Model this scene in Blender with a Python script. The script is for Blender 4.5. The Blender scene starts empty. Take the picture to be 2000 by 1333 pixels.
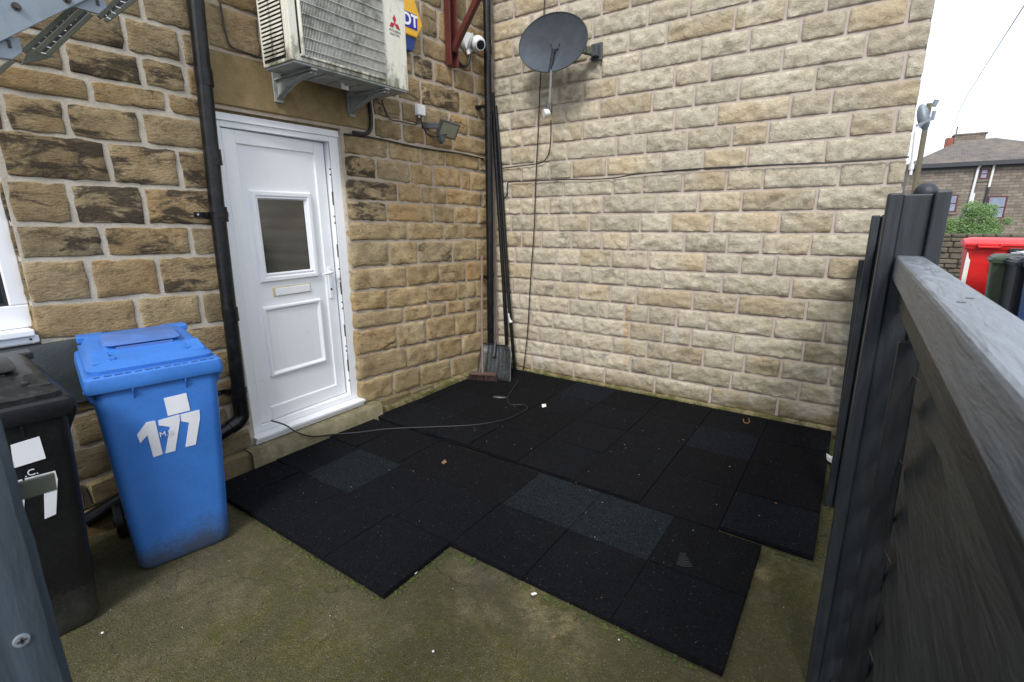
import bpy, bmesh, math, random
from mathutils import Vector, Matrix, noise
R = math.radians
random.seed(7)
S = bpy.context.scene
# ---------------------------------------------------------------- camera
cam = bpy.data.cameras.new('camera'); cam_o = bpy.data.objects.new('camera', cam)
S.collection.objects.link(cam_o); S.camera = cam_o
cr = Vector((0.82287, 0.56818, -0.00734)); cu = Vector((-0.13031, 0.20126, 0.97083)); cf = Vector((-0.55308, 0.79791, -0.23966))
cam_o.matrix_world = Matrix(((cr.x, cu.x, -cf.x, 3.348), (cr.y, cu.y, -cf.y, -4.462), (cr.z, cu.z, -cf.z, 1.680), (0, 0, 0, 1)))
cam.lens = 17.275; cam.sensor_width = 36; cam.clip_start = 0.05; cam.clip_end = 2000
cam.dof.use_dof = True; cam.dof.focus_distance = 3.6; cam.dof.aperture_fstop = 9
# ---------------------------------------------------------------- sky and sun (overcast)
SUN_EL, SUN_AZ = R(44), R(157)
W = bpy.data.worlds.new('World'); S.world = W; W.use_nodes = True
wn, wl = W.node_tree.nodes, W.node_tree.links
sky = wn.new('ShaderNodeTexSky'); sky.sky_type = 'NISHITA'; sky.sun_disc = False
sky.sun_elevation = SUN_EL; sky.sun_rotation = SUN_AZ; sky.air_density = 1.0; sky.dust_density = 3.0
hs = wn.new('ShaderNodeHueSaturation'); hs.inputs['Saturation'].default_value = 0.25
mx = wn.new('ShaderNodeMixRGB'); mx.inputs[0].default_value = 0.72; mx.inputs[2].default_value = (8.1, 8.9, 10.1, 1)
wl.new(sky.outputs[0], hs.inputs['Color']); wl.new(hs.outputs[0], mx.inputs[1]); wl.new(mx.outputs[0], wn['Background'].inputs[0])
wn['Background'].inputs[1].default_value = 0.105
sl = bpy.data.lights.new('sun', 'SUN'); sl.energy = 1.7; sl.angle = R(16); sl.color = (1, .96, .9)
so = bpy.data.objects.new('sun', sl); S.collection.objects.link(so)
sd = Vector((math.sin(SUN_AZ) * math.cos(SUN_EL), math.cos(SUN_AZ) * math.cos(SUN_EL), math.sin(SUN_EL)))
so.rotation_euler = sd.to_track_quat('Z', 'Y').to_euler(); so.location = (6, -8, 10)
S.view_settings.view_transform = 'Standard'; S.view_settings.look = 'None'; S.view_settings.exposure = 0.78; S.view_settings.gamma = 1
# ---------------------------------------------------------------- materials
class NT:
    def __init__(s, name):
        s.m = bpy.data.materials.new(name); s.m.use_nodes = True; s.t = s.m.node_tree
        s.p = s.t.nodes['Principled BSDF']; s._c = None
    def n(s, typ, **k):
        x = s.t.nodes.new(typ)
        for a, b in k.items(): setattr(x, a, b)
        return x
    def L(s, a, b): s.t.links.new(a, b); return s
    def val(s, v, sock):
        if hasattr(v, 'is_output') or hasattr(v, 'links'): s.t.links.new(v, sock)
        else:
            try: sock.default_value = v
            except Exception: sock.default_value = tuple(v) + (1,) if len(v) == 3 else v
    def co(s, scale=(1, 1, 1), rnd=True):
        tc = s.n('ShaderNodeTexCoord'); out = tc.outputs['Object']
        if rnd:
            oi = s.n('ShaderNodeObjectInfo'); m = s.n('ShaderNodeVectorMath', operation='MULTIPLY_ADD')
            s.L(oi.outputs['Random'], m.inputs[0]); m.inputs[1].default_value = (61, 37, 83); s.L(out, m.inputs[2]); out = m.outputs[0]
        if scale != (1, 1, 1):
            q = s.n('ShaderNodeVectorMath', operation='MULTIPLY'); s.L(out, q.inputs[0]); q.inputs[1].default_value = scale; out = q.outputs[0]
        return out
    def noise(s, sc, det=6, rough=.6, co=None, dist=0):
        x = s.n('ShaderNodeTexNoise'); x.inputs['Scale'].default_value = sc; x.inputs['Detail'].default_value = det
        x.inputs['Roughness'].default_value = rough; x.inputs['Distortion'].default_value = dist
        s.L(co if co is not None else s.co(), x.inputs['Vector']); return x.outputs['Fac']
    def vor(s, sc, co=None, feat='F1'):
        x = s.n('ShaderNodeTexVoronoi', feature=feat); x.inputs['Scale'].default_value = sc
        s.L(co if co is not None else s.co(), x.inputs['Vector']); return x.outputs['Distance']
    def rng(s, v, a, b, c=0, d=1):
        x = s.n('ShaderNodeMapRange'); s.L(v, x.inputs[0])
        for i, q in enumerate((a, b, c, d)): s.val(q, x.inputs[i + 1])
        return x.outputs[0]
    def math(s, op, a, b=0, cl=False):
        x = s.n('ShaderNodeMath', operation=op); x.use_clamp = cl; s.val(a, x.inputs[0]); s.val(b, x.inputs[1]); return x.outputs[0]
    def mix(s, f, a, b, bt='MIX'):
        x = s.n('ShaderNodeMixRGB', blend_type=bt); s.val(f, x.inputs[0]); s.val(a, x.inputs[1]); s.val(b, x.inputs[2]); return x.outputs[0]
    def ocol(s):
        oi = s.n('ShaderNodeObjectInfo'); x = s.n('ShaderNodeSeparateColor'); s.L(oi.outputs['Color'], x.inputs[0]); return x.outputs
    def z(s):
        g = s.n('ShaderNodeNewGeometry'); x = s.n('ShaderNodeSeparateXYZ'); s.L(g.outputs['Position'], x.inputs[0]); return x.outputs
    def fin(s, col, rough=.8, bump=None, bs=.5, bd=.01, metal=0, spec=.5, **k):
        s.val(col, s.p.inputs['Base Color']); s.val(rough, s.p.inputs['Roughness']); s.p.inputs['Metallic'].default_value = metal
        s.p.inputs['Specular IOR Level'].default_value = spec
        if bump is not None:
            b = s.n('ShaderNodeBump'); b.inputs['Strength'].default_value = bs; b.inputs['Distance'].default_value = bd
            s.L(bump, b.inputs['Height']); s.L(b.outputs[0], s.p.inputs['Normal'])
        for a, v in k.items(): s.p.inputs[a].default_value = v
        return s.m
def m_oldstone():
    t = NT('old_sandstone'); oc = t.ocol(); co = t.co()
    n1 = t.noise(7, 6, .6, co); n2 = t.noise(2.2, 3, .5, co); n3 = t.noise(150, 3, .7, co)
    st = t.noise(7, 9, .68, t.co((1, .7, 1.9)), .5); sf = t.noise(70, 4, .7, co)
    c = t.mix(t.rng(n1, .35, .65), (.225, .160, .085), (.45, .350, .205))
    c = t.mix(t.rng(n2, .35, .65, 0, .55), c, (.33, .285, .19))
    c = t.mix(t.math('MULTIPLY', oc[1], t.rng(n2, .3, .6)), c, (.40, .23, .08))
    th = t.math('SUBTRACT', .668, t.math('MULTIPLY', oc[0], .235)); st = t.math('ADD', st, t.math('MULTIPLY', t.math('SUBTRACT', sf, .5), .10))
    soot = t.rng(st, th, t.math('ADD', th, .10), 0, .90)
    c = t.mix(soot, c, (.021, .022, .024))
    c = t.mix(t.rng(n3, .3, .75, 0, .4), c, (.14, .09, .04), 'MIX')
    px = t.z(); gz = t.rng(px[2], .45, .0, 0, .65)
    c = t.mix(t.math('MULTIPLY', gz, t.rng(n1, .3, .6)), c, (.13, .12, .055))
    c = t.mix(1.0, c, oc[2], 'MULTIPLY')
    cr_ = t.noise(20, 9, .75, t.co((1, .7, 1.5)), .5); c = t.mix(t.rng(cr_, .49, .37, 0, .5), c, (.10, .068, .035))
    h = t.math('ADD', t.math('MULTIPLY', t.math('ADD', cr_, t.noise(55, 8, .7, t.co((1, .6, 1.8)))), .9), t.math('MULTIPLY', t.noise(12, 5, .6, co), 1.2))
    return t.fin(c, .9, h, 1.0, .012, spec=.2)
def m_newstone():
    t = NT('rock_faced_block'); oc = t.ocol(); co = t.co()
    n1 = t.noise(14, 7, .65, co, .4); n2 = t.noise(3, 3, .5, co); n3 = t.noise(110, 4, .7, co)
    c = t.mix(t.rng(n1, .32, .68), (.46, .40, .295), (.70, .64, .51))
    c = t.mix(t.rng(n2, .4, .7, 0, .5), c, (.58, .535, .43)); cr_ = t.noise(22, 9, .75, co, .6); c = t.mix(t.rng(cr_, .48, .36, 0, .38), c, (.30, .24, .15))
    c = t.mix(t.math('MULTIPLY', oc[1], t.rng(n2, .35, .6)), c, (.50, .33, .14))
    st = t.noise(7, 6, .6, t.co((.7, 1, 1.6)), .5); th = t.math('SUBTRACT', .72, t.math('MULTIPLY', oc[0], .24))
    c = t.mix(t.rng(st, th, t.math('ADD', th, .14), 0, .6), c, (.12, .112, .085))
    c = t.mix(t.rng(n3, .35, .8, 0, .28), c, (.22, .17, .10))
    c = t.mix(1.0, c, oc[2], 'MULTIPLY')
    # rust coloured run marks and moss at the foot, at fixed places on the wall
    p = t.z(); wx = t.math('ADD', p[0], t.math('MULTIPLY', t.noise(6, 3, .5, t.co((1, 1, 1), False)), .12))
    run = t.math('MULTIPLY', t.rng(t.math('ABSOLUTE', t.math('SUBTRACT', wx, 1.68)), .035, .0), t.rng(t.math('ABSOLUTE', t.math('SUBTRACT', p[2], .55)), .45, .25))
    c = t.mix(t.math('MULTIPLY', run, t.rng(n1, .4, .6, .2, .75)), c, (.50, .27, .07))
    al = t.math('MULTIPLY', t.rng(t.math('SUBTRACT', p[0], p[2]), 1.2, 2.6), t.rng(t.noise(4, 6, .7, t.co((1, 1, 2), False)), .38, .62))
    c = t.mix(t.math('MULTIPLY', al, .6), c, (.17, .165, .095))
    wp_ = t.math('MULTIPLY', t.rng(t.noise(2.3, 5, .7, t.co((1, 1, 1.6), False)), .54, .66), t.rng(p[2], 1.3, .6))
    c = t.mix(t.math('MULTIPLY', wp_, .45), c, (.58, .58, .58))
    c = t.mix(t.math('MULTIPLY', t.rng(p[2], .20, .05), t.rng(n1, .3, .6, .3, .85)), c, (.17, .12, .05))
    h = t.math('ADD', t.math('MULTIPLY', cr_, 1.5), t.math('ADD', t.math('MULTIPLY', t.vor(24, co), .5), t.math('MULTIPLY', t.noise(85, 6, .75, co), 1.1)))
    return t.fin(c, .92, h, 1.0, .0115, spec=.15)
def m_mortar(name, a, b, bd=.006, moss=0):
    t = NT(name); co = t.co((1, 1, 1), False); n = t.noise(9, 6, .6, co); n3 = t.noise(90, 4, .7, co)
    c = t.mix(t.rng(n, .3, .7), a, b); c = t.mix(t.rng(n3, .4, .8, 0, .4), c, tuple(x * .55 for x in a))
    if moss:
        c = t.mix(t.math('MULTIPLY', t.rng(t.noise(11, 6, .7, co), .42, .58), moss), c, (.085, .085, .02))
    return t.fin(c, .93, t.math('ADD', n, n3), .6, bd, spec=.15)
def m_ground():
    t = NT('mossy_concrete'); co = t.co((1, 1, 1), False)
    n1 = t.noise(1.7, 6, .6, co, .3); n2 = t.noise(8, 7, .7, co); n3 = t.noise(160, 3, .6, co); n4 = t.noise(.9, 4, .6, co)
    c = t.mix(t.rng(n2, .3, .7), (.070, .061, .038), (.205, .175, .112))
    moss = t.math('MULTIPLY', t.rng(n1, .34, .53), t.rng(t.noise(34, 8, .8, co), .36, .56, .25, 1))
    c = t.mix(moss, c, (.078, .075, .016))
    c = t.mix(t.math('MULTIPLY', t.rng(n4, .56, .68), t.rng(n2, .42, .6)), c, (.33, .265, .14))
    dm = t.rng(t.noise(1.3, 7, .7, co, .8), .42, .58); c = t.mix(t.math('MULTIPLY', dm, .55), c, (.060, .054, .034)); ck = t.n('ShaderNodeTexVoronoi', feature='DISTANCE_TO_EDGE'); ck.inputs['Scale'].default_value = 1.1; wv = t.n('ShaderNodeVectorMath', operation='MULTIPLY_ADD'); nz = t.n('ShaderNodeTexNoise'); nz.inputs['Scale'].default_value = 5; t.L(co, nz.inputs['Vector']); t.L(nz.outputs['Color'], wv.inputs[0]); wv.inputs[1].default_value = (.25, .25, .25); t.L(co, wv.inputs[2]); t.L(wv.outputs[0], ck.inputs['Vector']); c = t.mix(t.math('MULTIPLY', t.rng(ck.outputs['Distance'], .006, .001), t.rng(n2, .42, .58, 0, .7)), c, (.02, .02, .012))
    v = t.n('ShaderNodeTexVoronoi'); v.inputs['Scale'].default_value = 120; t.L(co, v.inputs['Vector'])
    sp = t.n('ShaderNodeSeparateColor'); t.L(v.outputs['Color'], sp.inputs[0])
    dot = t.math('MULTIPLY', t.rng(v.outputs['Distance'], .32, .22), t.math('GREATER_THAN', sp.outputs[0], .80))
    c = t.mix(t.math('MULTIPLY', dot, .6), c, (.30, .28, .20))
    dk = t.math('MULTIPLY', t.rng(v.outputs['Distance'], .4, .3), t.math('LESS_THAN', sp.outputs[1], .12))
    c = t.mix(t.math('MULTIPLY', dk, .8), c, (.025, .024, .02))
    c = t.mix(t.rng(n3, .35, .70, 0, .6), c, (.030, .030, .014)); c = t.mix(t.rng(t.noise(30, 6, .8, co), .5, .7, 0, .5), c, (.035, .033, .018))
    return t.fin(c, .88, t.math('ADD', t.math('ADD', n2, n3), t.math('MULTIPLY', v.outputs['Distance'], .5)), .9, .006, spec=.25)
def m_rubber():
    t = NT('granulated_rubber'); oc = t.ocol(); co = t.co((1, 1, 1), False)
    v = t.n('ShaderNodeTexVoronoi'); v.inputs['Scale'].default_value = 260; t.L(co, v.inputs['Vector'])
    sp = t.n('ShaderNodeSeparateColor'); t.L(v.outputs['Color'], sp.inputs[0])
    k = t.math('ADD', .45, t.math('MULTIPLY', t.math('POWER', sp.outputs[0], 3.0), 1.9))
    c = t.mix(oc[0], (.0062, .0066, .0082), (.0150, .0200, .0235)); c = t.mix(oc[1], c, (.0105, .0125, .018))
    c = t.mix(1., c, k, 'MULTIPLY')
    c = t.mix(t.math('MULTIPLY', t.rng(t.noise(3, 6, .7, co), .5, .75), .35), c, (.013, .0135, .015))
    c = t.mix(t.math('GREATER_THAN', sp.outputs[1], .9985), c, (.12, .12, .12))
    return t.fin(c, .9, t.math('ADD', v.outputs['Distance'], t.noise(120, 3, .6, co)), 1.0, .005, spec=.10)
def m_plain(name, c, rough=.4, var=.15, bump=0, bsc=60, metal=0, spec=.5, sc=9, dirt=None, dk=.3, **k):
    t = NT(name); co = t.co(); n = t.noise(sc, 6, .6, co)
    col = t.mix(t.rng(n, .3, .7), tuple(x * (1 - var) for x in c), tuple(min(1, x * (1 + var)) for x in c))
    if dirt: col = t.mix(t.math('MULTIPLY', t.rng(t.noise(sc * 1.7, 8, .7, co), .48, .7), dk), col, dirt)
    return t.fin(col, t.rng(n, .2, .8, rough * .85, min(1, rough * 1.15)), t.noise(bsc, 5, .6, co) if bump else None, bump, .004, metal, spec, **k)
def m_bin(name, c, dirtc):
    t = NT(name); co = t.co(); n = t.noise(5, 6, .6, co); n2 = t.noise(60, 6, .75, co); p = t.z()
    col = t.mix(t.rng(n, .3, .7), tuple(x * .88 for x in c), tuple(x * 1.1 for x in c))
    g = t.math('ADD', t.rng(p[2], .30, .0), t.math('MULTIPLY', t.rng(n, .3, .7), .35))
    f = t.math('MULTIPLY', t.rng(t.math('ADD', g, t.math('MULTIPLY', n2, .9)), .95, 1.5), .85)
    col = t.mix(f, col, dirtc)
    col = t.mix(t.rng(n2, .5, .8, 0, .3), col, dirtc)
    return t.fin(col, t.rng(n, .2, .8, .38, .55), n2, .12, .003, spec=.45)
def m_wood(name, c, rough=.6, ax='y', bs=.5, var=.35, worn=None):
    t = NT(name); sc = {'y': (12, 1.6, 12), 'z': (12, 12, 1.6), 'x': (1.6, 12, 12)}[ax]
    co = t.co(sc); g = t.noise(2.6, 5, .55, co, 1.6); g2 = t.noise(14, 4, .6, t.co(tuple(q * .5 for q in sc)))
    col = t.mix(t.rng(g, .3, .7), tuple(x * (1 - var) for x in c), tuple(x * (1 + var) for x in c))
    if worn: col = t.mix(t.rng(t.noise(5, 6, .7), .55, .75, 0, .6), col, worn)
    return t.fin(col, t.rng(g, .2, .8, rough * .8, min(1, rough * 1.2)), t.math('ADD', g, t.math('MULTIPLY', g2, .6)), bs, .004, spec=.4)
def m_ac():
    t = NT('aged_cream_metal'); co = t.co((1, 1, 1), False); n = t.noise(5, 8, .75, t.co((1, 3, .9), False), .4); n2 = t.noise(40, 5, .7, co); p = t.z()
    col = t.mix(t.rng(n, .3, .7), (.62, .60, .50), (.76, .74, .65))
    low = t.rng(p[2], 2.85, 2.60, 0, .22)
    f = t.rng(t.math('ADD', t.math('ADD', n, low), t.math('MULTIPLY', n2, .18)), .66, .84)
    col = t.mix(t.math('MULTIPLY', f, .85), col, (.085, .085, .035))
    col = t.mix(t.rng(n2, .6, .75, 0, .5), col, (.10, .06, .03))
    return t.fin(col, .5, n2, .2, .002)
def m_slate():
    t = NT('slate_roof'); co = t.co((1, 1, 1), False); br = t.n('ShaderNodeTexBrick')
    br.inputs['Scale'].default_value = 2.2; br.inputs['Color1'].default_value = (.10, .09, .088, 1); br.inputs['Color2'].default_value = (.16, .14, .13, 1); br.inputs['Mortar'].default_value = (.07, .06, .06, 1)
    t.L(co, br.inputs['Vector']); c = t.mix(t.rng(t.noise(1.2, 6, .7, co), .45, .7, 0, .6), br.outputs['Color'], (.24, .19, .13))
    return t.fin(c, .85)
def m_farstone():
    t = NT('far_coursed_stone'); mp = t.n('ShaderNodeMapping'); mp.inputs['Rotation'].default_value = (R(90), 0, 0)
    co = t.co((1, 1, 1), False); t.L(co, mp.inputs['Vector']); br = t.n('ShaderNodeTexBrick'); t.L(mp.outputs[0], br.inputs['Vector'])
    br.inputs['Scale'].default_value = 1; br.inputs['Brick Width'].default_value = .42; br.inputs['Row Height'].default_value = .15; br.inputs['Mortar Size'].default_value = .012
    br.inputs['Color1'].default_value = (.16, .135, .11, 1); br.inputs['Color2'].default_value = (.27, .23, .19, 1); br.inputs['Mortar'].default_value = (.10, .08, .06, 1); br.inputs['Bias'].default_value = 0
    c = t.mix(t.rng(t.noise(1.5, 6, .7, co), .45, .7, 0, .5), br.outputs['Color'], (.10, .075, .055))
    return t.fin(c, .9)
def m_leaf():
    t = NT('leaf'); oi = t.noise(8, 3, .6, t.co((1, 1, 1), False)); c = t.mix(t.rng(oi, .3, .7), (.08, .16, .05), (.19, .30, .10))
    return t.fin(c, .6, spec=.3)
M = {
 'old': m_oldstone(), 'new': m_newstone(),
 'mort_old': m_mortar('lime_mortar', (.43, .385, .31), (.56, .505, .42)),
 'mort_right': m_mortar('buff_mortar', (.40, .335, .26), (.50, .43, .345)),
 'mort_new': m_mortar('pink_mortar', (.42, .355, .31), (.51, .44, .395)),
 'fillet': m_mortar('mossy_fillet', (.19, .16, .09), (.30, .25, .15), .012, .85),
 'ground': m_ground(), 'rubber': m_rubber(),
 'lintel': m_mortar('sandstone_lintel', (.24, .175, .085), (.34, .255, .14), .004, .18),
 'step': m_mortar('worn_step_stone', (.22, .19, .12), (.33, .29, .20), .008, .45),
 'band': m_plain('dark_masonry_paint', (.045, .055, .055), .7, .2, .5),
 'upvc': m_plain('white_upvc', (.84, .855, .88), .30, .012),
 'gasket': m_plain('black_gasket', (.02, .02, .022), .5),
 'tape': m_plain('yellowed_edge', (.62, .52, .30), .6),
 'steel': m_plain('bright_steel', (.55, .55, .55), .3, .1, metal=1),
 'brass': m_plain('aged_metal_keep', (.32, .30, .26), .45, .2, metal=.6),
 'glass': m_plain('obscure_dark_glass', (.020, .026, .029), .085, .1, spec=1.0, IOR=1.7),
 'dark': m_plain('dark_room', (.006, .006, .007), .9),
 'blackpipe': m_plain('black_painted_pipe', (.0045, .005, .0065), .34, .3, .15, 30, spec=.35, dirt=(.12, .12, .11), dk=.12),
 'blackplastic': m_plain('black_plastic', (.012, .0125, .014), .42, .2),
 'cable': m_plain('black_cable', (.012, .012, .013), .5), 'greycable': m_plain('grey_cable', (.04, .038, .036), .6),
 'ac': m_ac(), 'acbr': m_plain('grey_bracket', (.30, .32, .31), .5, .15, dirt=(.08, .07, .04), dk=.7),
 'acwire': m_plain('grille_wire', (.50, .50, .46), .5, .1, dirt=(.07, .08, .03), dk=.8, sc=7),
 'acdark': m_plain('condenser_fins', (.10, .105, .11), .5, .3, metal=.3), 'fan': m_plain('fan_grey', (.16, .16, .17), .5),
 'red': m_plain('faded_red_enamel', (.42, .02, .035), .5, .1),
 'yellow': m_plain('yellow_plastic', (.72, .40, .035), .4, .05), 'adtblue': m_plain('blue_plastic', (.012, .045, .20), .4, .05),
 'adtprint': m_plain('blue_print', (.02, .03, .30), .4, .05), 'white': m_plain('white_print', (.78, .78, .80), .45, .03),
 'sticker': m_plain('white_vinyl', (.74, .75, .80), .5, .04), 'redox': m_plain('red_oxide_steel', (.085, .016, .012), .5, .25, .2),
 'camwhite': m_plain('white_camera_shell', (.66, .67, .66), .35, .04), 'lens': m_plain('black_lens', (.008, .008, .01), .08),
 'lampgrey': m_plain('grey_cast_aluminium', (.065, .07, .075), .45, .15), 'led': m_plain('led_window', (.20, .205, .15), .12, .1, spec=.6),
 'dish': m_plain('dark_perforated_steel', (.085, .102, .125), .28, .12, .1, 200, metal=.25), 'lnb': m_plain('white_lnb_cap', (.70, .70, .66), .4, .04),
 'dishedge': m_plain('dish_rim', (.035, .05, .05), .4),
 'blue': m_bin('blue_bin_plastic', (.042, .175, .55), (.055, .060, .062)), 'black': m_bin('black_bin_plastic', (.0045, .005, .007), (.05, .049, .043)),
 'blacklid': m_plain('scuffed_black_lid', (.014, .015, .016), .42, .3, .2, 40, dirt=(.07, .075, .07), dk=.45, sc=14),
 'blueworn': m_plain('scuffed_blue_lid', (.075, .17, .46), .5, .15, .2, 30, dirt=(.10, .13, .22), dk=.6),
 'fence': m_wood('dark_grey_fence_paint', (.024, .028, .033), .48, 'z', .35, .25),
 'batten': m_wood('near_black_sawn_batten', (.010, .0115, .014), .6, 'z', .5, .3),
 'rail': m_wood('rail_paint_with_sky_sheen', (.155, .172, .195), .42, 'y', .9, .36, (.20, .215, .23)),  # colour lightened to carry the sky's reflection on the rail top
 'board': m_wood('charcoal_stained_board', (.031, .034, .033), .55, 'y', .8, .28, (.045, .05, .048)),
 'post': m_wood('slate_grey_gate_post', (.042, .056, .070), .50, 'z', .45, .3, (.085, .10, .11)),
 'galv': m_plain('galvanised_steel', (.235, .275, .31), .5, .12, .15, 60, metal=.25, dirt=(.12, .15, .18), dk=.4),
 'galvdark': m_plain('mossy_galvanised_bar', (.085, .090, .070), .6, .25, .3, dirt=(.06, .07, .03), dk=.5),
 'bolt': m_plain('rusty_bolt', (.08, .065, .06), .5, .3, metal=.5),
 'broomwood': m_plain('pale_broom_handle', (.17, .12, .09), .6, .15), 'headwood': m_plain('broom_head_wood', (.10, .055, .04), .7, .3), 'bristle': m_plain('dark_red_bristle', (.03, .016, .013), .8, .4, .8, 200),
 'shovel': m_plain('grey_shovel_plastic', (.016, .021, .024), .4, .2, dirt=(.10, .11, .11), dk=.5, sc=20),
 'moss': m_plain('moss', (.05, .065, .012), .95, .5, 1, 80), 'leafbrown': m_plain('dead_leaf', (.20, .11, .05), .8, .3), 'paper': m_plain('paper_scrap', (.72, .72, .70), .8, .05),
 'farstone': m_farstone(), 'slate': m_slate(), 'brick': m_plain('chimney_brick', (.26, .09, .06), .9, .3), 'asphalt': m_plain('asphalt', (.07, .07, .068), .9, .2, .5),
 'gutter': m_plain('dark_gutter', (.04, .042, .05), .5), 'maroon': m_plain('maroon_frame', (.10, .02, .02), .5), 'farpane': m_plain('far_window_pane', (.22, .26, .34), .15, .25, sc=2),
 'whitepipe': m_plain('white_pipe', (.70, .71, .72), .4, .05), 'polewood': m_plain('weathered_pole', (.13, .115, .07), .9, .25, .4),
 'binred': m_plain('red_bin_plastic', (.62, .016, .016), .4, .08), 'bingreen': m_plain('dark_green_plastic', (.035, .055, .030), .5, .15), 'binblue2': m_plain('dark_blue_plastic', (.02, .055, .15), .45, .15),
 'leaf': m_leaf(), 'twig': m_plain('twig', (.10, .07, .04), .9), 'grass': m_plain('grass_green', (.06, .12, .03), .8, .3), 'rubbish': m_plain('faded_rubbish', (.45, .47, .50), .6, .4, sc=25),
 'drystone': m_plain('dark_rubble', (.10, .085, .06), .9, .4, .8, 20, sc=6),
}
# ---------------------------------------------------------------- mesh helpers
ORG = {}
class MB:
    def __init__(s): s.v = []; s.f = []
    def add(s, vs, fs):
        n = len(s.v); s.v += [tuple(v) for v in vs]; s.f += [tuple(n + i for i in f) for f in fs]; return s
    def hexa(s, a, b):       # two quads (lists of 4 points)
        return s.add(list(a) + list(b), [(3, 2, 1, 0), (4, 5, 6, 7), (0, 1, 5, 4), (1, 2, 6, 5), (2, 3, 7, 6), (3, 0, 4, 7)])
    def box(s, x0, x1, y0, y1, z0, z1):
        return s.hexa([(x0, y0, z0), (x1, y0, z0), (x1, y1, z0), (x0, y1, z0)], [(x0, y0, z1), (x1, y0, z1), (x1, y1, z1), (x0, y1, z1)])
    def bar(s, p, q, w, h, up=(0, 0, 1)):     # rectangular bar from p to q
        p, q = Vector(p), Vector(q); d = (q - p).normalized(); u = Vector(up); r = d.cross(u)
        if r.length < 1e-4: r = d.cross(Vector((1, 0, 0)))
        r.normalize(); u = r.cross(d).normalized(); a = r * w / 2; b = u * h / 2
        return s.hexa([p - a - b, p + a - b, p + a + b, p - a + b], [q - a - b, q + a - b, q + a + b, q - a + b])
    def prism(s, poly, off):
        poly = [Vector(p) for p in poly]; off = Vector(off); n = len(poly)
        return s.add(poly + [p + off for p in poly], [tuple(range(n))[::-1], tuple(range(n, 2 * n))] + [(i, (i + 1) % n, n + (i + 1) % n, n + i) for i in range(n)])
    def loft(s, rings, cap=True, close=True):
        n = len(rings[0]); vs = [p for r_ in rings for p in r_]; fs = []
        for k in range(len(rings) - 1):
            for i in range(n if close else n - 1):
                j = (i + 1) % n; fs.append((k * n + i, k * n + j, (k + 1) * n + j, (k + 1) * n + i))
        if cap: fs += [tuple(range(n))[::-1], tuple(range((len(rings) - 1) * n, len(rings) * n))]
        return s.add(vs, fs)
    def tube(s, pts, r, n=8, cap=True):
        pts = [Vector(p) for p in pts]; rings = []; m = len(pts)
        t0 = (pts[1] - pts[0]).normalized(); u = t0.orthogonal().normalized()
        for i, p in enumerate(pts):
            t = (pts[min(i + 1, m - 1)] - pts[max(i - 1, 0)]).normalized(); u = (u - t * u.dot(t)).normalized(); w = t.cross(u)
            rr = r[i] if isinstance(r, (list, tuple)) else r
            rings.append([p + (u * math.cos(2 * math.pi * k / n) + w * math.sin(2 * math.pi * k / n)) * rr for k in range(n)])
        return s.loft(rings, cap)
    def cyl(s, p, q, r0, r1=None, n=16): return s.tube([p, q], [r0, r1 if r1 is not None else r0], n)
    def ball(s, c, r, n=12, m=8, sq=(1, 1, 1), z0=-1.0):
        rings = []
        for j in range(m + 1):
            th = -math.pi / 2 + math.pi * j / m; zz = max(math.sin(th), z0); rr = max(.001, math.cos(th))
            rings.append([(c[0] + r * sq[0] * rr * math.cos(2 * math.pi * k / n), c[1] + r * sq[1] * rr * math.sin(2 * math.pi * k / n), c[2] + r * sq[2] * zz) for k in range(n)])
        return s.loft(rings)
    def build(s, name, mat, parent=None, smooth=False, bevel=0, seg=2, world=True, **props):
        off = Vector(ORG.get(parent.name, (0, 0, 0))) if (parent is not None and world) else Vector((0, 0, 0))
        me = bpy.data.meshes.new(name); me.from_pydata([Vector(v) - off for v in s.v], [], s.f)
        bm = bmesh.new(); bm.from_mesh(me); bmesh.ops.recalc_face_normals(bm, faces=bm.faces); bm.to_mesh(me); bm.free()
        me.materials.append(M[mat] if isinstance(mat, str) else mat)
        if smooth:
            me.polygons.foreach_set('use_smooth', [True] * len(me.polygons))
            try: me.set_sharp_from_angle(angle=R(48 if smooth is True else smooth))
            except Exception: pass
        o = bpy.data.objects.new(name, me); S.collection.objects.link(o)
        if bevel:
            b = o.modifiers.new('bevel', 'BEVEL'); b.width = bevel; b.segments = seg; b.limit_method = 'ANGLE'; b.angle_limit = R(40)
        if parent is not None: o.parent = parent; ORG[o.name] = ORG.get(parent.name, (0, 0, 0))
        for k, v in props.items(): o[k] = v
        return o
def empty(name, label, cat, loc=(0, 0, 0), rz=0, group=None):
    o = bpy.data.objects.new(name, None); S.collection.objects.link(o); o.location = loc; o.rotation_euler = (0, 0, rz); o.empty_display_size = .1
    o['label'] = label; o['category'] = cat
    if group: o['group'] = group
    ORG[o.name] = tuple(loc); return o
def tag(o, label, cat, group=None):
    o['label'] = label; o['category'] = cat
    if group: o['group'] = group
    return o
def smoothpath(pts, k=6):
    P = [Vector(p) for p in pts]; P = [P[0] * 2 - P[1]] + P + [P[-1] * 2 - P[-2]]; out = []
    for i in range(1, len(P) - 2):
        a, b, c, d = P[i - 1:i + 3]
        for j in range(k):
            t = j / k; out.append(.5 * ((2 * b) + (-a + c) * t + (2 * a - 5 * b + 4 * c - d) * t * t + (-a + 3 * b - 3 * c + d) * t ** 3))
    return out + [P[-2]]
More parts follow.
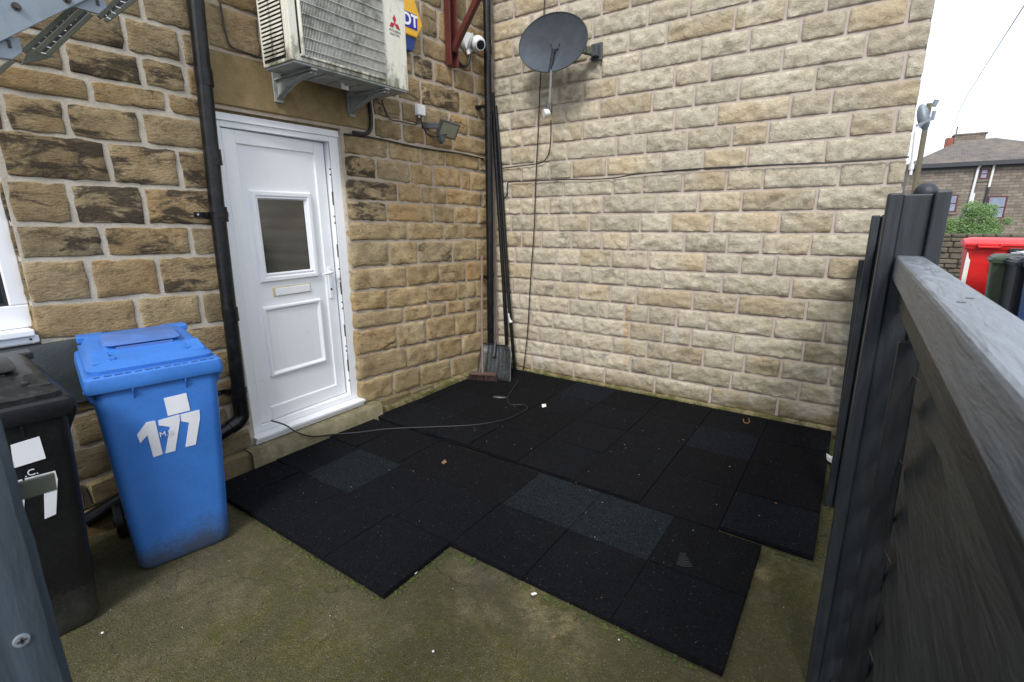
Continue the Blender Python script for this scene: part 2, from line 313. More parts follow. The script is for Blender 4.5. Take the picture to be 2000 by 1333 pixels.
def text_mesh(name, txt, size, mat, parent, mtx, extrude=.0006, bold=.0, shear=0, align='CENTER', sx=1):
    cu_ = bpy.data.curves.new(name, 'FONT'); cu_.body = txt; cu_.size = size; cu_.extrude = extrude; cu_.offset = bold; cu_.shear = shear
    cu_.align_x = align; cu_.align_y = 'CENTER'; cu_.resolution_u = 3
    tmp = bpy.data.objects.new('tmp', cu_); S.collection.objects.link(tmp)
    dg = bpy.context.evaluated_depsgraph_get(); me = bpy.data.meshes.new_from_object(tmp.evaluated_get(dg))
    bpy.data.objects.remove(tmp); me.transform(Matrix.Diagonal((sx, 1, 1, 1))); me.transform(mtx)
    if parent is not None: me.transform(Matrix.Translation(-Vector(ORG.get(parent.name, (0, 0, 0)))))
    me.materials.clear(); me.materials.append(M[mat]); me.name = name
    o = bpy.data.objects.new(name, me); S.collection.objects.link(o); o.parent = parent; return o
def frame_mtx(o, x, y):     # matrix with local x, y axes (text plane) placed at o
    x = Vector(x).normalized(); y = Vector(y); y = (y - x * y.dot(x)).normalized(); z = x.cross(y)
    return Matrix(((x.x, y.x, z.x, o[0]), (x.y, y.y, z.y, o[1]), (x.z, y.z, z.z, o[2]), (0, 0, 0, 1)))
# ================================================================ LARGE STRUCTURE
def P_L(a, z, d): return (d, a, z)
def P_R(a, z, d): return (a, -d, z)
def fn(x, y, z): return noise.noise(Vector((x, y, z)))
def stone(name, parent, P, quad, mat, seed, depth=.01, amp=.004, edge=.014, wob=.004, nx=8, nz=4, back=.05, col=(.3, .2, 1), rocky=0, freq=9, mid=0):
    # quad: a0, a1, z-bottom at a0, z-bottom at a1, z-top at a0, z-top at a1
    a0, a1, b0, b1, t0, t1 = quad; Ln = a1 - a0; H = (t0 + t1 - b0 - b1) / 2; mb = MB(); ring = []
    eu, ev = edge / Ln, edge / H
    us = [0, eu * .45, eu] + [eu + (1 - 2 * eu) * i / nx for i in range(1, nx)] + [1 - eu, 1 - eu * .45, 1]
    vs = [0, ev * .45, ev] + [ev + (1 - 2 * ev) * i / nz for i in range(1, nz)] + [1 - ev, 1 - ev * .45, 1]
    nu, nv = len(us), len(vs); pts = []
    for j, v in enumerate(vs):
        for i, u in enumerate(us):
            a = a0 + Ln * u; z = (b0 + (b1 - b0) * u) * (1 - v) + (t0 + (t1 - t0) * u) * v
            ring_i = min(i, j, nu - 1 - i, nv - 1 - j)
            n1 = fn(a * freq + seed, z * freq * 1.3, seed * .7); n2 = fn(a * freq * 3.1, z * freq * 3.7 + seed, 5.1)
            if ring_i == 0: d = -.012
            elif ring_i == 1: d = depth * .55 + amp * .3 * n1
            else:
                d = depth + amp * n1 + amp * .5 * n2
                if rocky:
                    f = min(1, 1.6 * min(v, 1 - v) * 2) * min(1, 3 * min(u * Ln, (1 - u) * Ln) / .06)
                    n3_ = fn(a * 9 + seed, z * 16, seed * 1.3); d += rocky * f * (.45 + .7 * n1 + .8 * (.4 - abs(n3_) * 1.6)) + rocky * .40 * n2
                    d = max(d, .003)
            # ragged outline and rounded corners
            wa = wob * fn(seed, z * 22, a * 3); wz = wob * fn(a * 22, seed + 9, z * 3)
            cu2, cv2 = min(u, 1 - u) * Ln, min(v, 1 - v) * H
            if cu2 < .03 and cv2 < .03:
                k = (1 - cu2 / .03) * (1 - cv2 / .03) * .30 * edge
                a += k * (1 if u < .5 else -1); z += k * (1 if v < .5 else -1)
            w_ = 1 if ring_i < 2 else .5
            pts.append(P(a + wa * w_, z + wz * w_, d))
    mb.v = pts
    mb.f = [(j * nu + i, j * nu + i + 1, (j + 1) * nu + i + 1, (j + 1) * nu + i) for j in range(nv - 1) for i in range(nu - 1)]
    loop = list(range(nu)) + [j * nu + nu - 1 for j in range(1, nv)] + [(nv - 1) * nu + i for i in range(nu - 2, -1, -1)] + [j * nu for j in range(nv - 2, 0, -1)]
    base = len(mb.v)
    for q in loop:
        p = Vector(mb.v[q]); dv = Vector(P(0, 0, 1)); mb.v.append(tuple(p - dv * back))
    m = len(loop)
    mb.f += [(loop[k], loop[(k + 1) % m], base + (k + 1) % m, base + k) for k in range(m)] + [tuple(range(base, base + m))]
    o = mb.build(name, mat, parent, smooth=60); v_ = col[2]; o.color = (col[0], col[1], v_, 1)
    return o
# ---- ground
g = MB().box(-60, 90, -60, 120, -.6, -.03).build('ground', 'asphalt'); g['kind'] = 'structure'
yd = MB(); nxx, nyy = 44, 56; X0, X1, Y0, Y1 = -.35, 3.75, -5.6, .1
for j in range(nyy + 1):
    for i in range(nxx + 1):
        x = X0 + (X1 - X0) * i / nxx; y = Y0 + (Y1 - Y0) * j / nyy
        yd.v.append((x, y, -.004 + .004 * fn(x * 3, y * 3, 1) + .002 * fn(x * 11, y * 11, 4)))
yd.f = [(j * (nxx + 1) + i, j * (nxx + 1) + i + 1, (j + 1) * (nxx + 1) + i + 1, (j + 1) * (nxx + 1) + i) for j in range(nyy) for i in range(nxx)]
yo = yd.build('yard_slab', 'ground', smooth=True); yo['kind'] = 'structure'
# ---- old house (left): wall plane x = 0
house = empty('stone_house', 'old blackened sandstone house wall with the white front door and the air conditioner', 'house', (0, -2.4, 0))
mbL = MB()
TOP = 4.4; fr = 0.0
mbL.box(-.30, fr, -6.0, -3.83, 2.13, TOP); mbL.box(-.30, fr, -6.0, -3.83, -.1, 1.0)
mbL.box(-.30, fr, -3.83, -2.85, -.1, TOP)
mbL.build('mortar_bed', 'mort_old', house)
MB().box(-.30, -.001, -2.85, -1.90, 2.36, TOP).build('mortar_bed', 'mort_right', house)
MB().box(-.30, fr, -1.90, .0, -.1, TOP).build('mortar_bed', 'mort_right', house)
sd_ = [0]
def rs(): sd_[0] += 1; return sd_[0] * 3.37
rl = random.Random(11)
def Lrow(zb, zt, ys, j=.009, soot=None, right=False, **k):
    # zb/zt: (z at left end, z at right end)
    ya, yb = ys[0], ys[-1]
    def zi(q, y): return q[0] + (q[1] - q[0]) * (y - ya) / (yb - ya)
    for i in range(len(ys) - 1):
        a0, a1 = ys[i] + j, ys[i + 1] - j
        if a1 - a0 < .03: continue
        jz = j * .8; tw = .006
        so = (soot[i] if soot and i < len(soot) and soot[i] is not None else rl.choice([.1, .25, .35, .45, .6, .7]) * (.55 if right else 1))
        v = rl.uniform(.82, 1.18)
        q = (a0, a1, zi(zb, a0) + jz + rl.uniform(-tw, tw) * .5, zi(zb, a1) + jz + rl.uniform(-tw, tw) * .5, zi(zt, a0) - jz + rl.uniform(-tw, tw) * .5, zi(zt, a1) - jz + rl.uniform(-tw, tw) * .5)
        kw = dict(depth=.012 if right else .007, amp=.011 if right else .006, edge=.018 if right else .013, wob=.013 if right else .010)
        kw.update(k)
        stone('stone', house, P_L, q, 'old', rs(), col=(so, rl.choice([0, .1, .25, .5]), v), **kw)
# left part, large stones
Lrow((4.0, 4.0), (4.3, 4.3), [-6, -5.2, -4.6, -4.0, -3.5, -3.0, -2.87], soot=[.1] * 8)
Lrow((3.74, 3.74), (4.0, 4.0), [-6, -5.4, -4.8, -4.3, -3.7, -3.2, -2.87], soot=[.1] * 8)
Lrow((3.50, 3.50), (3.74, 3.74), [-6, -5.2, -4.6, -4.0, -3.6, -3.1, -2.87], soot=[.1] * 8)
Lrow((3.25, 3.25), (3.50, 3.50), [-6, -5.2, -4.7, -4.2, -3.7, -3.3, -2.87], soot=[.1] * 8)
Lrow((3.0, 3.0), (3.25, 3.25), [-6, -5.4, -4.8, -4.4, -3.9, -3.5, -3.0, -2.87])
Lrow((2.72, 2.748), (3.0, 3.0), [-6, -5.3, -4.8, -4.3, -3.85, -3.5, -3.12, -2.87], soot=[None, None, .5, .5, .5, .45, .1])
Lrow((2.555, 2.564), (2.72, 2.748), [-6, -5.2, -4.8, -4.2, -3.75, -3.22, -2.95, -2.86], soot=[.5, .5, .5, .5, .6, .5, .1])
Lrow((2.387, 2.405), (2.555, 2.564), [-6, -5.4, -4.9, -4.3, -3.9, -3.50, -3.17, -2.95, -2.86], soot=[.5, .5, .5, .5, .4, 1.0, .75, .1])
Lrow((2.272, 2.280), (2.387, 2.405), [-6, -5.4, -4.9, -4.1, -3.42, -3.07, -2.86], soot=[.3, .3, .2, .3, .65, .45])
Lrow((2.112, 2.095), (2.272, 2.280), [-6, -5.2, -4.7, -4.2, -3.77, -3.54, -3.22, -2.86], soot=[.3, .3, .3, .5, .75, .7, .2])
Lrow((1.886, 1.872), (2.112, 2.095), [-3.82, -3.40, -3.06, -2.86], soot=[.95, .85, .7])
Lrow((1.675, 1.654), (1.886, 1.872), [-3.83, -3.59, -3.27, -2.86], soot=[.5, 1.15, 1.1])
Lrow((1.508, 1.474), (1.675, 1.654), [-3.835, -3.49, -3.06, -2.86], soot=[.8, .75, .2])
Lrow((1.287, 1.243), (1.508, 1.474), [-3.84, -3.58, -3.26, -2.86], soot=[.1, .15, .8])
Lrow((1.095, 1.035), (1.287, 1.243), [-3.85, -3.40, -3.06, -2.86], soot=[.2, .2, .05])
Lrow((.87, .86), (1.09, 1.035), [-6, -5.4, -4.9, -4.3, -3.85, -3.55, -3.20, -2.86], soot=[.1] * 6 + [.55])
Lrow((.69, .666), (.87, .86), [-6, -5.2, -4.5, -4.0, -3.62, -3.35, -3.10, -2.86], soot=[.3, .3, .3, .2, .2, .2, .5])
Lrow((.51, .48), (.69, .666), [-6, -5.3, -4.8, -4.2, -3.8, -3.45, -3.13, -2.86], soot=[.3] * 7)
Lrow((.31, .285), (.51, .48), [-6, -5.3, -4.6, -4.0, -3.65, -3.30, -3.0, -2.86], soot=[.3] * 7)
Lrow((.15, .14), (.31, .285), [-6, -5.1, -4.4, -3.8, -3.3, -2.88], soot=[.3] * 7, depth=.035)
Lrow((-.03, -.03), (.15, .14), [-6, -5.1, -4.6, -4.0, -3.5, -2.90], soot=[.35] * 7, depth=.085, j=.006)
# window reveal stones beside the window
for i, (z0, z1) in enumerate([(1.10, 1.28), (1.30, 1.50), (1.515, 1.67), (1.685, 1.88), (1.895, 2.11)]):
    mb = MB(); seg = 5; rngs = []
    for k in range(seg + 1):
        z = z0 + (z1 - z0) * k / seg; w = .012 * fn(z * 17, 3, i) + (.012 if k in (0, seg) else 0)
        rngs.append([(-.004, -3.80, z), (-.09, -3.80, z), (-.09, -3.835 + w, z), (-.012, -3.842 + w, z)])
    mb.loft(rngs).build('reveal_stone', 'old', house, smooth=50).color = (.75, .2, .8, 1)
# above the door: lintel and courses
lin = MB()
lr = []
for k in range(13):
    y = -2.845 + (2.845 - 1.60) * k / 12; e = .004 * fn(y * 6, 1, 1)
    lr.append([(-.10, y, 2.345), (-.035 + e, y, 2.345 + e), (.010 + e, y, 2.392 + e), (.014 + e, y, 2.52), (.012 + e, y, 2.685), (-.10, y, 2.685)])
lin.loft(lr).build('lintel', 'lintel', house, smooth=25)
Lrow((2.695, 2.695), (2.95, 2.95), [-2.85, -2.80, -2.46, -2.1, -1.75, -1.45], soot=[.3, .1, .2, .1, .1])
Lrow((2.95, 2.95), (3.24, 3.24), [-2.86, -2.72, -2.44, -2.0, -1.6, -1.2], soot=[.5, .35, .3, .1, .3], right=True)
Lrow((3.24, 3.24), (3.50, 3.50), [-2.86, -2.45, -2.0, -1.5, -1.3, -.98], right=True)
Lrow((3.50, 3.50), (3.75, 3.75), [-2.86, -2.5, -2.1, -1.7, -1.3, -1.0], right=True)
Lrow((3.75, 3.75), (4.05, 4.05), [-2.86, -2.5, -2.1, -1.6, -1.2, -.7, -.3, -.02], right=True)
Lrow((4.05, 4.05), (4.35, 4.35), [-2.86, -2.4, -2.0, -1.5, -1.2, -.8, -.3, -.02], right=True)
# right part, small rounded stones between the door and the corner
zs = [(2.338, 2.328), (2.183, 2.162), (2.013, 1.971), (1.840, 1.812), (1.679, 1.633), (1.520, 1.472), (1.308, 1.250), (1.118, 1.036), (.939, .846), (.795, .701), (.572, .456), (.353, .237), (.140, .018)]
js = [[-1.44, -1.06, -.73, -.21], [-1.58, -1.20, -.91, -.52, -.36], [-1.36, -1.08, -.73, -.18], [-1.50, -.93, -.63, -.26], [-1.28, -.80, -.51], [-1.51, -1.16, -.68, -.29], [-1.31, -.89, -.48],
      [-1.56, -1.06, -.63, -.32], [-1.38, -1.02, -.80, -.50], [-1.48, -1.10, -.67, -.32], [-1.38, -.96, -.58], [-1.56, -1.21, -.77]]
so_r = [[.3, .35, .05, .05, .05], [1.0, .3, .45, .1, .05, 0], [.9, .4, .15, .4, 0], [.85, .35, .05, .05, .3], [0, .1, .05, .1], [.1, .1, .5, .35, .1], [.1, .1, .6, .0], [.1, .35, .2, .25, .1], [.05, .1, .1, .1, .3], [.35, .1, .1, .1, .1], [.2, .35, .2, .1], [.1, .1, .45, .1]]
hue_r = {(5, 0): 0, (6, 3): .9, (7, 0): .5, (5, 4): .2, (9, 0): .4}
for i in range(12):
    ya = -1.885 - .004 * i; ys = [ya] + js[i] + [-.015]
    def zz(q, y): return q[0] + (q[1] - q[0]) * (y + 1.9) / 1.75
    for n_ in range(len(ys) - 1):
        a0, a1 = ys[n_] + (.005 if n_ else .0), ys[n_ + 1] - .005
        if a1 - a0 < .04: continue
        jz = .004; e = [rl.uniform(-.006, .006) for _ in range(4)]
        q = (a0, a1, zz(zs[i + 1], a0) + jz + e[0], zz(zs[i + 1], a1) + jz + e[1], zz(zs[i], a0) - jz + e[2], zz(zs[i], a1) - jz + e[3])
        o = stone('stone', house, P_L, q, 'old', rs(), depth=.012, amp=.014, edge=.021, wob=.014, back=.14, nx=10, nz=6,
                  col=(so_r[i][n_] if n_ < len(so_r[i]) else .1, rl.choice([0, .1, .3, .5]) if (i, n_) not in hue_r else hue_r[(i, n_)], rl.uniform(1.12, 1.5)))
Lrow((2.338, 2.328), (2.50, 2.49), [-1.57, -1.27, -1.0, -.62, -.015], right=True, soot=[.3, .1, .2, .05])
Lrow((2.50, 2.49), (2.675, 2.675), [-1.58, -1.27, -1.01, -.66, -.38, -.015], right=True, soot=[.5, .1, .1, .5, .05])
Lrow((2.675, 2.675), (2.885, 2.895), [-1.45, -1.30, -1.02, -.49, -.2, -.015], right=True, soot=[.3, .6, .95, .05, .05])
Lrow((2.885, 2.895), (3.065, 3.085), [-1.45, -1.10, -.85, -.58, -.26, -.015], right=True, soot=[.3, 1.0, .05, .05, .1])
Lrow((3.065, 3.085), (3.24, 3.26), [-1.2, -.98, -.60, -.3, -.015], right=True, soot=[.3, .4, .2, .2])
Lrow((3.24, 3.26), (3.50, 3.50), [-1.2, -.98, -.77, -.40, -.015], right=True, soot=[.3, .5, .2, .2])
Lrow((3.50, 3.50), (3.75, 3.75), [-1.0, -.70, -.35, -.015], right=True, soot=[.2, .2, .2])
# plinth under the right part
for a0, a1, dd, cc in [(-1.86, -1.39, .05, (.1, 0, .8)), (-1.375, -1.05, .045, (.3, 0, .75)), (-1.04, -.66, .035, (.2, 0, .7)), (-.65, -.03, .03, (.2, 0, .7))]:
    f0 = (a0 + 1.9) / 1.75; f1 = (a1 + 1.9) / 1.75
    stone('plinth_stone', house, P_L, (a0, a1, -.04, -.04, .14 - .122 * f0, .14 - .122 * f1 + .012), 'old', rs(), depth=dd, amp=.006, edge=.014, wob=.006, back=.1, col=cc)
fl = MB(); rr_ = []
for k in range(16):
    y = -1.84 + 1.82 * k / 15; z = .075 - .035 * k / 15 + .008 * fn(y * 9, 0, 0)
    rr_.append([(.0, y, -.03), (.085 + .01 * fn(y * 7, 2, 2), y, -.03), (.05, y, z), (.0, y, z + .02)])
fl.loft(rr_).build('base_fillet', 'fillet', house, smooth=40)
# painted band under the window
bd = MB(); rr_ = []
for k in range(22):
    y = -6 + 2.62 * k / 21; e = .004 * fn(y * 5, 7, 7)
    rr_.append([(-.02, y, .74), (.024 + e, y, .745), (.030 + e, y, .9), (.028 + e, y, 1.055), (.018, y, 1.083 + e * 2), (-.02, y, 1.09)])
bd.loft(rr_).build('painted_band', 'band', house, smooth=40)
# window at the far left

wf = MB().box(-.11, -.05, -5.4, -3.832, 1.17, 1.285).box(-.11, -.05, -5.4, -3.832, 2.07, 2.15).box(-.11, -.05, -3.902, -3.832, 1.285, 2.07).box(-.11, -.05, -5.4, -5.28, 1.285, 2.07).box(-.11, -.05, -4.70, -4.62, 1.285, 2.07).build('window', 'upvc', house, bevel=.006)
MB().box(-.085, -.080, -5.28, -4.70, 1.285, 2.07).box(-.085, -.080, -4.62, -3.902, 1.285, 2.07).build('glass_pane', 'glass', wf)
MB().box(-.078, -.062, -3.914, -3.902, 1.285, 2.07).box(-.078, -.062, -5.28, -3.914, 1.285, 1.297).build('gasket', 'gasket', wf)
MB().box(-.11, .035, -5.4, -3.850, 1.135, 1.168).box(-.11, .012, -5.4, -3.835, 1.098, 1.135).build('window_sill', 'upvc', house, bevel=.006)
MB().ball((.014, -3.868, 1.118), .006, 10, 6).build('sill_screw', 'bolt', house, smooth=True)
# doorstep and cill
st = MB(); rr_ = []
for k in range(14):
    y = -2.94 + (2.94 - 1.80) * k / 13; e = .006 * fn(y * 6, 4, 1)
    rr_.append([(-.2, y, -.03), (.125 + e, y, -.03), (.122 + e, y, .118), (.108 + e, y, .138 + e * .4), (-.2, y, .142)])
st.loft(rr_).build('doorstep', 'step', house, smooth=35)
# front door
MB().box(-.115, -.035, -2.845, -2.775, .20, 2.335).box(-.115, -.035, -1.985, -1.905, .20, 2.335).box(-.115, -.035, -2.775, -1.985, 2.262, 2.335).box(-.115, -.035, -2.775, -1.985, .20, .248).build('door_frame', 'upvc', house, bevel=.004)
MB().box(-.035, -.022, -2.845, -1.905, 2.300, 2.345).build('head_trim', 'upvc', house, bevel=.003)
MB().box(-.12, .052, -2.865, -1.915, .176, .198).box(-.12, .030, -2.862, -1.918, .143, .175).build('door_cill', 'upvc', house, bevel=.004)
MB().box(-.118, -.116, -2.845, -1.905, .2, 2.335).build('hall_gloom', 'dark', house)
MB().box(-.040, -.037, -1.990, -1.9855, .25, 2.26).build('keep_strip', 'brass', house)
kp = MB()
for z in (.36, .62, .66, .98, 1.03, 1.16, 1.22, 1.30, 1.66, 1.71, 2.02, 2.06): kp.box(-.060, -.042, -1.9875, -1.9855, z, z + .012)
for z in (.45, .75, 1.10, 1.40, 1.80): kp.box(-.058, -.044, -1.9868, -1.9855, z, z + .10)
kp.build('lock_keeps', 'gasket', house)
MB().box(-.052, -.037, -1.9868, -1.9852, .44, .60).box(-.052, -.037, -1.9868, -1.9852, 1.12, 1.26).box(-.052, -.037, -1.9868, -1.9852, 1.86, 2.00).build('keep_plate', 'steel', house)
# door leaf, hinged on the left, standing slightly open
TH = R(3.6); HY, HX = -2.770, -.045
def DL(s, z, d=0): # s: metres from the hinge along the leaf, d: out of the face
    return (HX - s * math.sin(TH) + d * math.cos(TH), HY + s * math.cos(TH) + d * math.sin(TH), z)
def dbox(mb, s0, s1, z0, z1, d0, d1):
    return mb.hexa([DL(s0, z0, d0), DL(s1, z0, d0), DL(s1, z0, d1), DL(s0, z0, d1)], [DL(s0, z1, d0), DL(s1, z1, d0), DL(s1, z1, d1), DL(s0, z1, d1)])
DW = .775; dz0, dz1 = .252, 2.258
lf = MB(); SW = .092
for a in ((0, SW, dz0, dz1), (DW - SW, DW, dz0, dz1), (SW, DW - SW, dz0, dz0 + .10), (SW, DW - SW, dz1 - .085, dz1)): dbox(lf, a[0], a[1], a[2], a[3], -.06, 0)
leaf = lf.build('door', 'upvc', house, bevel=.005)
pn = MB(); PS0, PS1 = SW, DW - SW
gs0, gs1, gz0, gz1 = .185, .590, 1.318, 1.835
dbox(pn, PS0, PS1, dz0 + .10, gz0, -.05, -.014); dbox(pn, PS0, PS1, gz1, dz1 - .085, -.05, -.014); dbox(pn, PS0, gs0, gz0, gz1, -.05, -.014); dbox(pn, gs1, PS1, gz0, gz1, -.05, -.014)
pn.build('infill_panel', 'upvc', leaf)
def moulding(mb, s0, s1, z0, z1, w, d0, d1):
    prof = [(0, d0), (w * .2, d1), (w * .55, d1 * 1.0), (w * .8, d0 + (d1 - d0) * .35), (w, d0)]
    for pts in ([(s0, z0), (s1, z0), (s1, z1), (s0, z1)],):
        n = 4; rings = []
        sg = [(1, 1), (-1, 1), (-1, -1), (1, -1)]
        for (s_, z_), (gx, gz) in zip(pts, sg): rings.append([DL(s_ + gx * a, z_ + gz * a, d) for a, d in prof])
        rings.append(rings[0]); mb.loft(rings, cap=False, close=False)
    return mb
mo = MB(); moulding(mo, gs0 - .050, gs1 + .030, gz0 - .06, gz1 + .055, .062, -.014, .010); moulding(mo, gs0 - .012, gs1 + .004, gz0 - .014, gz1 + .014, .02, -.012, .004)
mo.build('glazing_bead', 'upvc', leaf, smooth=30)
gp = MB(); dbox(gp, gs0, gs1, gz0, gz1, -.040, -.018); gp.build('glass_pane', 'glass', leaf)
bk = MB(); dbox(bk, gs0, gs1, gz0, gz1, -.056, -.052); bk.build('glass_backing', 'dark', leaf)  # near-black sheet closing off the back of the glass
mo = MB(); lz0, lz1, ls0, ls1 = .572, 1.088, .125, .615
moulding(mo, ls0, ls1, lz0, lz1, .034, -.014, .006)
for k in range(9):
    s_ = ls0 + .045 + (ls1 - ls0 - .09) * k / 8; w_ = (ls1 - ls0 - .09) / 8
    if k < 8: dbox(mo, s_ + .003, s_ + w_ - .003, lz0 + .045, lz1 - .045, -.015, -.0125)
mo.build('lower_panel', 'upvc', leaf, smooth=30)
lp = MB(); dbox(lp, .225, .540, 1.150, 1.218, -.016, -.008); lpo = lp.build('letter_plate', 'tape', leaf, bevel=.003)
lp = MB(); dbox(lp, .243, .532, 1.157, 1.211, -.010, -.002); lp.build('letter_flap', 'upvc', leaf, bevel=.003)
hn = MB(); dbox(hn, .700, .730, 1.075, 1.325, .0, .010); hn.build('handle_plate', 'upvc', leaf, bevel=.004)
hn = MB(); hn.tube([DL(.715, 1.285, .005), DL(.715, 1.285, .048), DL(.70, 1.285, .055), DL(.615, 1.278, .055)], [.011, .010, .010, .009], 8); hn.build('handle', 'upvc', leaf, smooth=True)
hn = MB(); hn.cyl(DL(.715, 1.150, .009), DL(.715, 1.150, .013), .009); hn.build('keyhole', 'bolt', leaf, smooth=True)
# sealant smears round the frame
sm = MB(); rr_ = []
for k in range(40):
    z = .2 + 2.12 * k / 39; w = .012 + .010 * fn(z * 9, 5, 3)
    rr_.append([(-.06, -1.912, z), (-.022, -1.906, z), (-.010, -1.900 + w, z), (-.05, -1.893 + w, z)])
sm.loft(rr_).build('sealant_bead', 'mort_old', house, smooth=50)
# ---- newer block wall (right): wall plane y = 0
bw = empty('block_wall', 'pale rock faced block wall of the neighbouring building, with the satellite dish', 'wall', (1.8, 0, 0))
XE = 3.555
MB().box(0.0, XE - .012, .0, .28, -.1, TOP).build('mortar_bed', 'mort_new', bw)
RJ = [[0.53, 1.05, 1.4, 1.92, 2.43, 2.97], [0.35, 0.88, 1.14, 1.67, 2.06, 2.59, 3.11], [0.61, 0.95, 1.47, 1.82, 2.34, 2.68, 2.96, 3.3], [0.52, 0.79, 1.14, 1.64, 1.97, 2.22, 2.58, 3.1], [0.36, 0.62, 0.98, 1.31, 1.58, 1.82, 2.08, 2.35, 2.87, 3.22], [0.27, 0.8, 1.07, 1.43, 1.69, 2.21, 2.58, 3.08], [0.53, 0.88, 1.21, 1.58, 1.93, 2.44, 2.96], [0.31, 0.82, 1.09, 1.42, 1.79, 2.29, 2.57, 2.83, 3.18], [0.39, 0.64, 0.99, 1.32, 1.59, 2.1, 2.45, 2.71, 3.05], [0.57, 0.83, 1.18, 1.69, 1.97, 2.32, 2.82, 3.18], [0.39, 0.73, 0.98, 1.31, 1.83, 2.19, 2.53, 3.05], [0.54, 0.89, 1.41, 1.69, 2.05, 2.4, 2.67, 3.17, 3.45], [0.39, 0.73, 0.98, 1.34, 1.85, 2.2, 2.54, 3.06], [0.56, 0.92, 1.43, 1.7, 2.06, 2.41, 2.67, 3.19, 3.45], [0.4, 0.75, 1.08, 1.58, 1.94, 2.28, 2.8, 3.06], [0.57, 0.91, 1.25, 1.74, 2.09, 2.43, 2.94, 3.45], [0.32, 0.82, 1.08, 1.41, 1.92, 2.2, 2.71, 3.22], [0.57, 0.9, 1.25, 1.61, 2.11, 2.47, 2.81, 3.09, 3.42], [0.4, 0.82, 1.12, 1.5, 1.83, 2.35, 2.7, 2.95], [0.3, .62, 1.16, 1.66, 2.0, 2.45, 2.8, 3.2], [.5, .9, 1.24, 1.5, 2.1, 2.6, 3.1], [0.31, 0.81, 1.3, 1.7, 2.2, 2.7, 3.0, 3.3], [.5, 1.0, 1.5, 1.9, 2.5, 3.0], [.3, .8, 1.3, 1.8, 2.2, 2.7, 3.2], [.5, 1.0, 1.5, 1.9, 2.5, 3.0]]
rb = random.Random(5)
for k, xs in enumerate(RJ):
    z0 = .046 + .1682 * k; z1 = z0 + .1682; xs = [.05] + xs + [XE + .006]
    o_ = 0
    if k % 2 and xs[1] > .45: xs.insert(1, .26)
    for i in range(len(xs) - 1):
        a0, a1 = xs[i] + .0075, xs[i + 1] - .0075
        if a1 - a0 < .05: continue
        z_b, z_t = z0 + .0075, z1 - .0070
        hi = min(1, k / 12)
        col = (rb.choice([0, .05, .1, .2, .35, .5]) if rb.random() < .8 else .75, rb.choice([0, 0, .15, .4]), rb.uniform(.86, 1.12))
        stone('block', bw, P_R, (a0, a1, z_b, z_b, z_t, z_t), 'new', 200 + rs(), depth=.010, amp=.005, edge=.007, wob=.0035, nx=max(6, int((a1 - a0) / .024)), nz=7, back=.03 if i < len(xs) - 2 else .12, col=col, rocky=.014, freq=17)
# foot fillet
ff = MB(); rr_ = []
for k in range(40):
    x = .02 + 3.53 * k / 39; e = fn(x * 7, 8, 8)
    rr_.append([(x, 0, -.03), (x, -.045 - .012 * e, -.03), (x, -.030, .042 + .010 * e), (x, .0, .056 + .010 * e)])
ff.loft(rr_).build('base_fillet', 'fillet', bw, smooth=50)
# ---- rubber tiles
mat = empty('rubber_matting', 'black rubber floor tiles laid over the mossy yard, a few of them greenish', 'matting', (1.7, -1.6, 0))
rt = random.Random(3)
def rtile(x0, x1, y0, y1, g=0, b=0, label=None):
    gp = .0020; x0 += gp; x1 -= gp; y0 += gp; y1 -= gp; e = [rt.uniform(-.003, .003) + (.006 if rt.random() < .08 else 0) for _ in range(4)]; r_ = rt.uniform(-.001, .0015); s_ = rt.uniform(-.0025, .0025); h = .030 + r_; c = .0035
    x0 += s_; x1 += s_
    o = MB().loft([[(x0, y0, .002), (x1, y0, .002), (x1, y1, .002), (x0, y1, .002)],
                   [(x0, y0, h - c + e[0]), (x1, y0, h - c + e[1]), (x1, y1, h - c + e[2]), (x0, y1, h - c + e[3])],
                   [(x0 + c, y0 + c, h + e[0]), (x1 - c, y0 + c, h + e[1]), (x1 - c, y1 - c, h + e[2]), (x0 + c, y1 - c, h + e[3])]]).build('rubber_tile', 'rubber', mat)
    o.color = (g, b, 0, 1)
    if label: o['label'] = label
yA = -2.792; q = .45
for i, (a, b) in enumerate([(.13, .433), (.433, .883), (.883, 1.333), (1.333, 1.783)]): rtile(a, b, yA - q, yA, 0, .15)
for a, b, g_ in [(.13, .491, 0), (.491, .941, 1), (.941, 1.367, 0), (1.367, 1.794, 0), (1.794, 2.244, 0), (2.244, 2.694, 0), (2.694, 3.144, 0)]:
    rtile(a, b, yA, yA + q, g_ * .8, .15 if not g_ else 0, 'greenish rubber tile near the door' if g_ else None)
for a, b, g_ in [(.11, .444, 0), (.444, .894, 0), (.894, 1.344, 0), (1.344, 1.794, 0), (1.794, 2.244, 1), (2.244, 2.694, .95), (2.694, 3.144, 0)]:
    rtile(a, b, yA + q, yA + 2 * q - .004, g_, .1, 'greenish rubber tile, one of two side by side' if g_ else None)
yF = -1.868
for c_, (a, b) in enumerate([(.095, .223), (.223, .673), (.673, 1.123), (1.123, 1.573), (1.573, 2.023), (2.023, 2.473), (2.473, 2.923), (2.923, 3.373)]):
    for r_ in range(4):
        y0 = (yF + .012 if c_ < 7 else -1.868 + .015) + r_ * .4535; y1 = y0 + .4535
        g_, b_ = 0, rt.choice([0, 0, .1, .25])
        if (c_, r_) == (1, 0): g_ = .25
        if (c_, r_) == (3, 3): b_ = .9
        if (c_, r_) == (6, 2): b_ = .8
        if (c_, r_) == (7, 0): b_ = .6
        if c_ == 6 and r_ == 0: y0 = -1.888
        rtile(a, b, y0, min(y1, -.048), g_, b_)
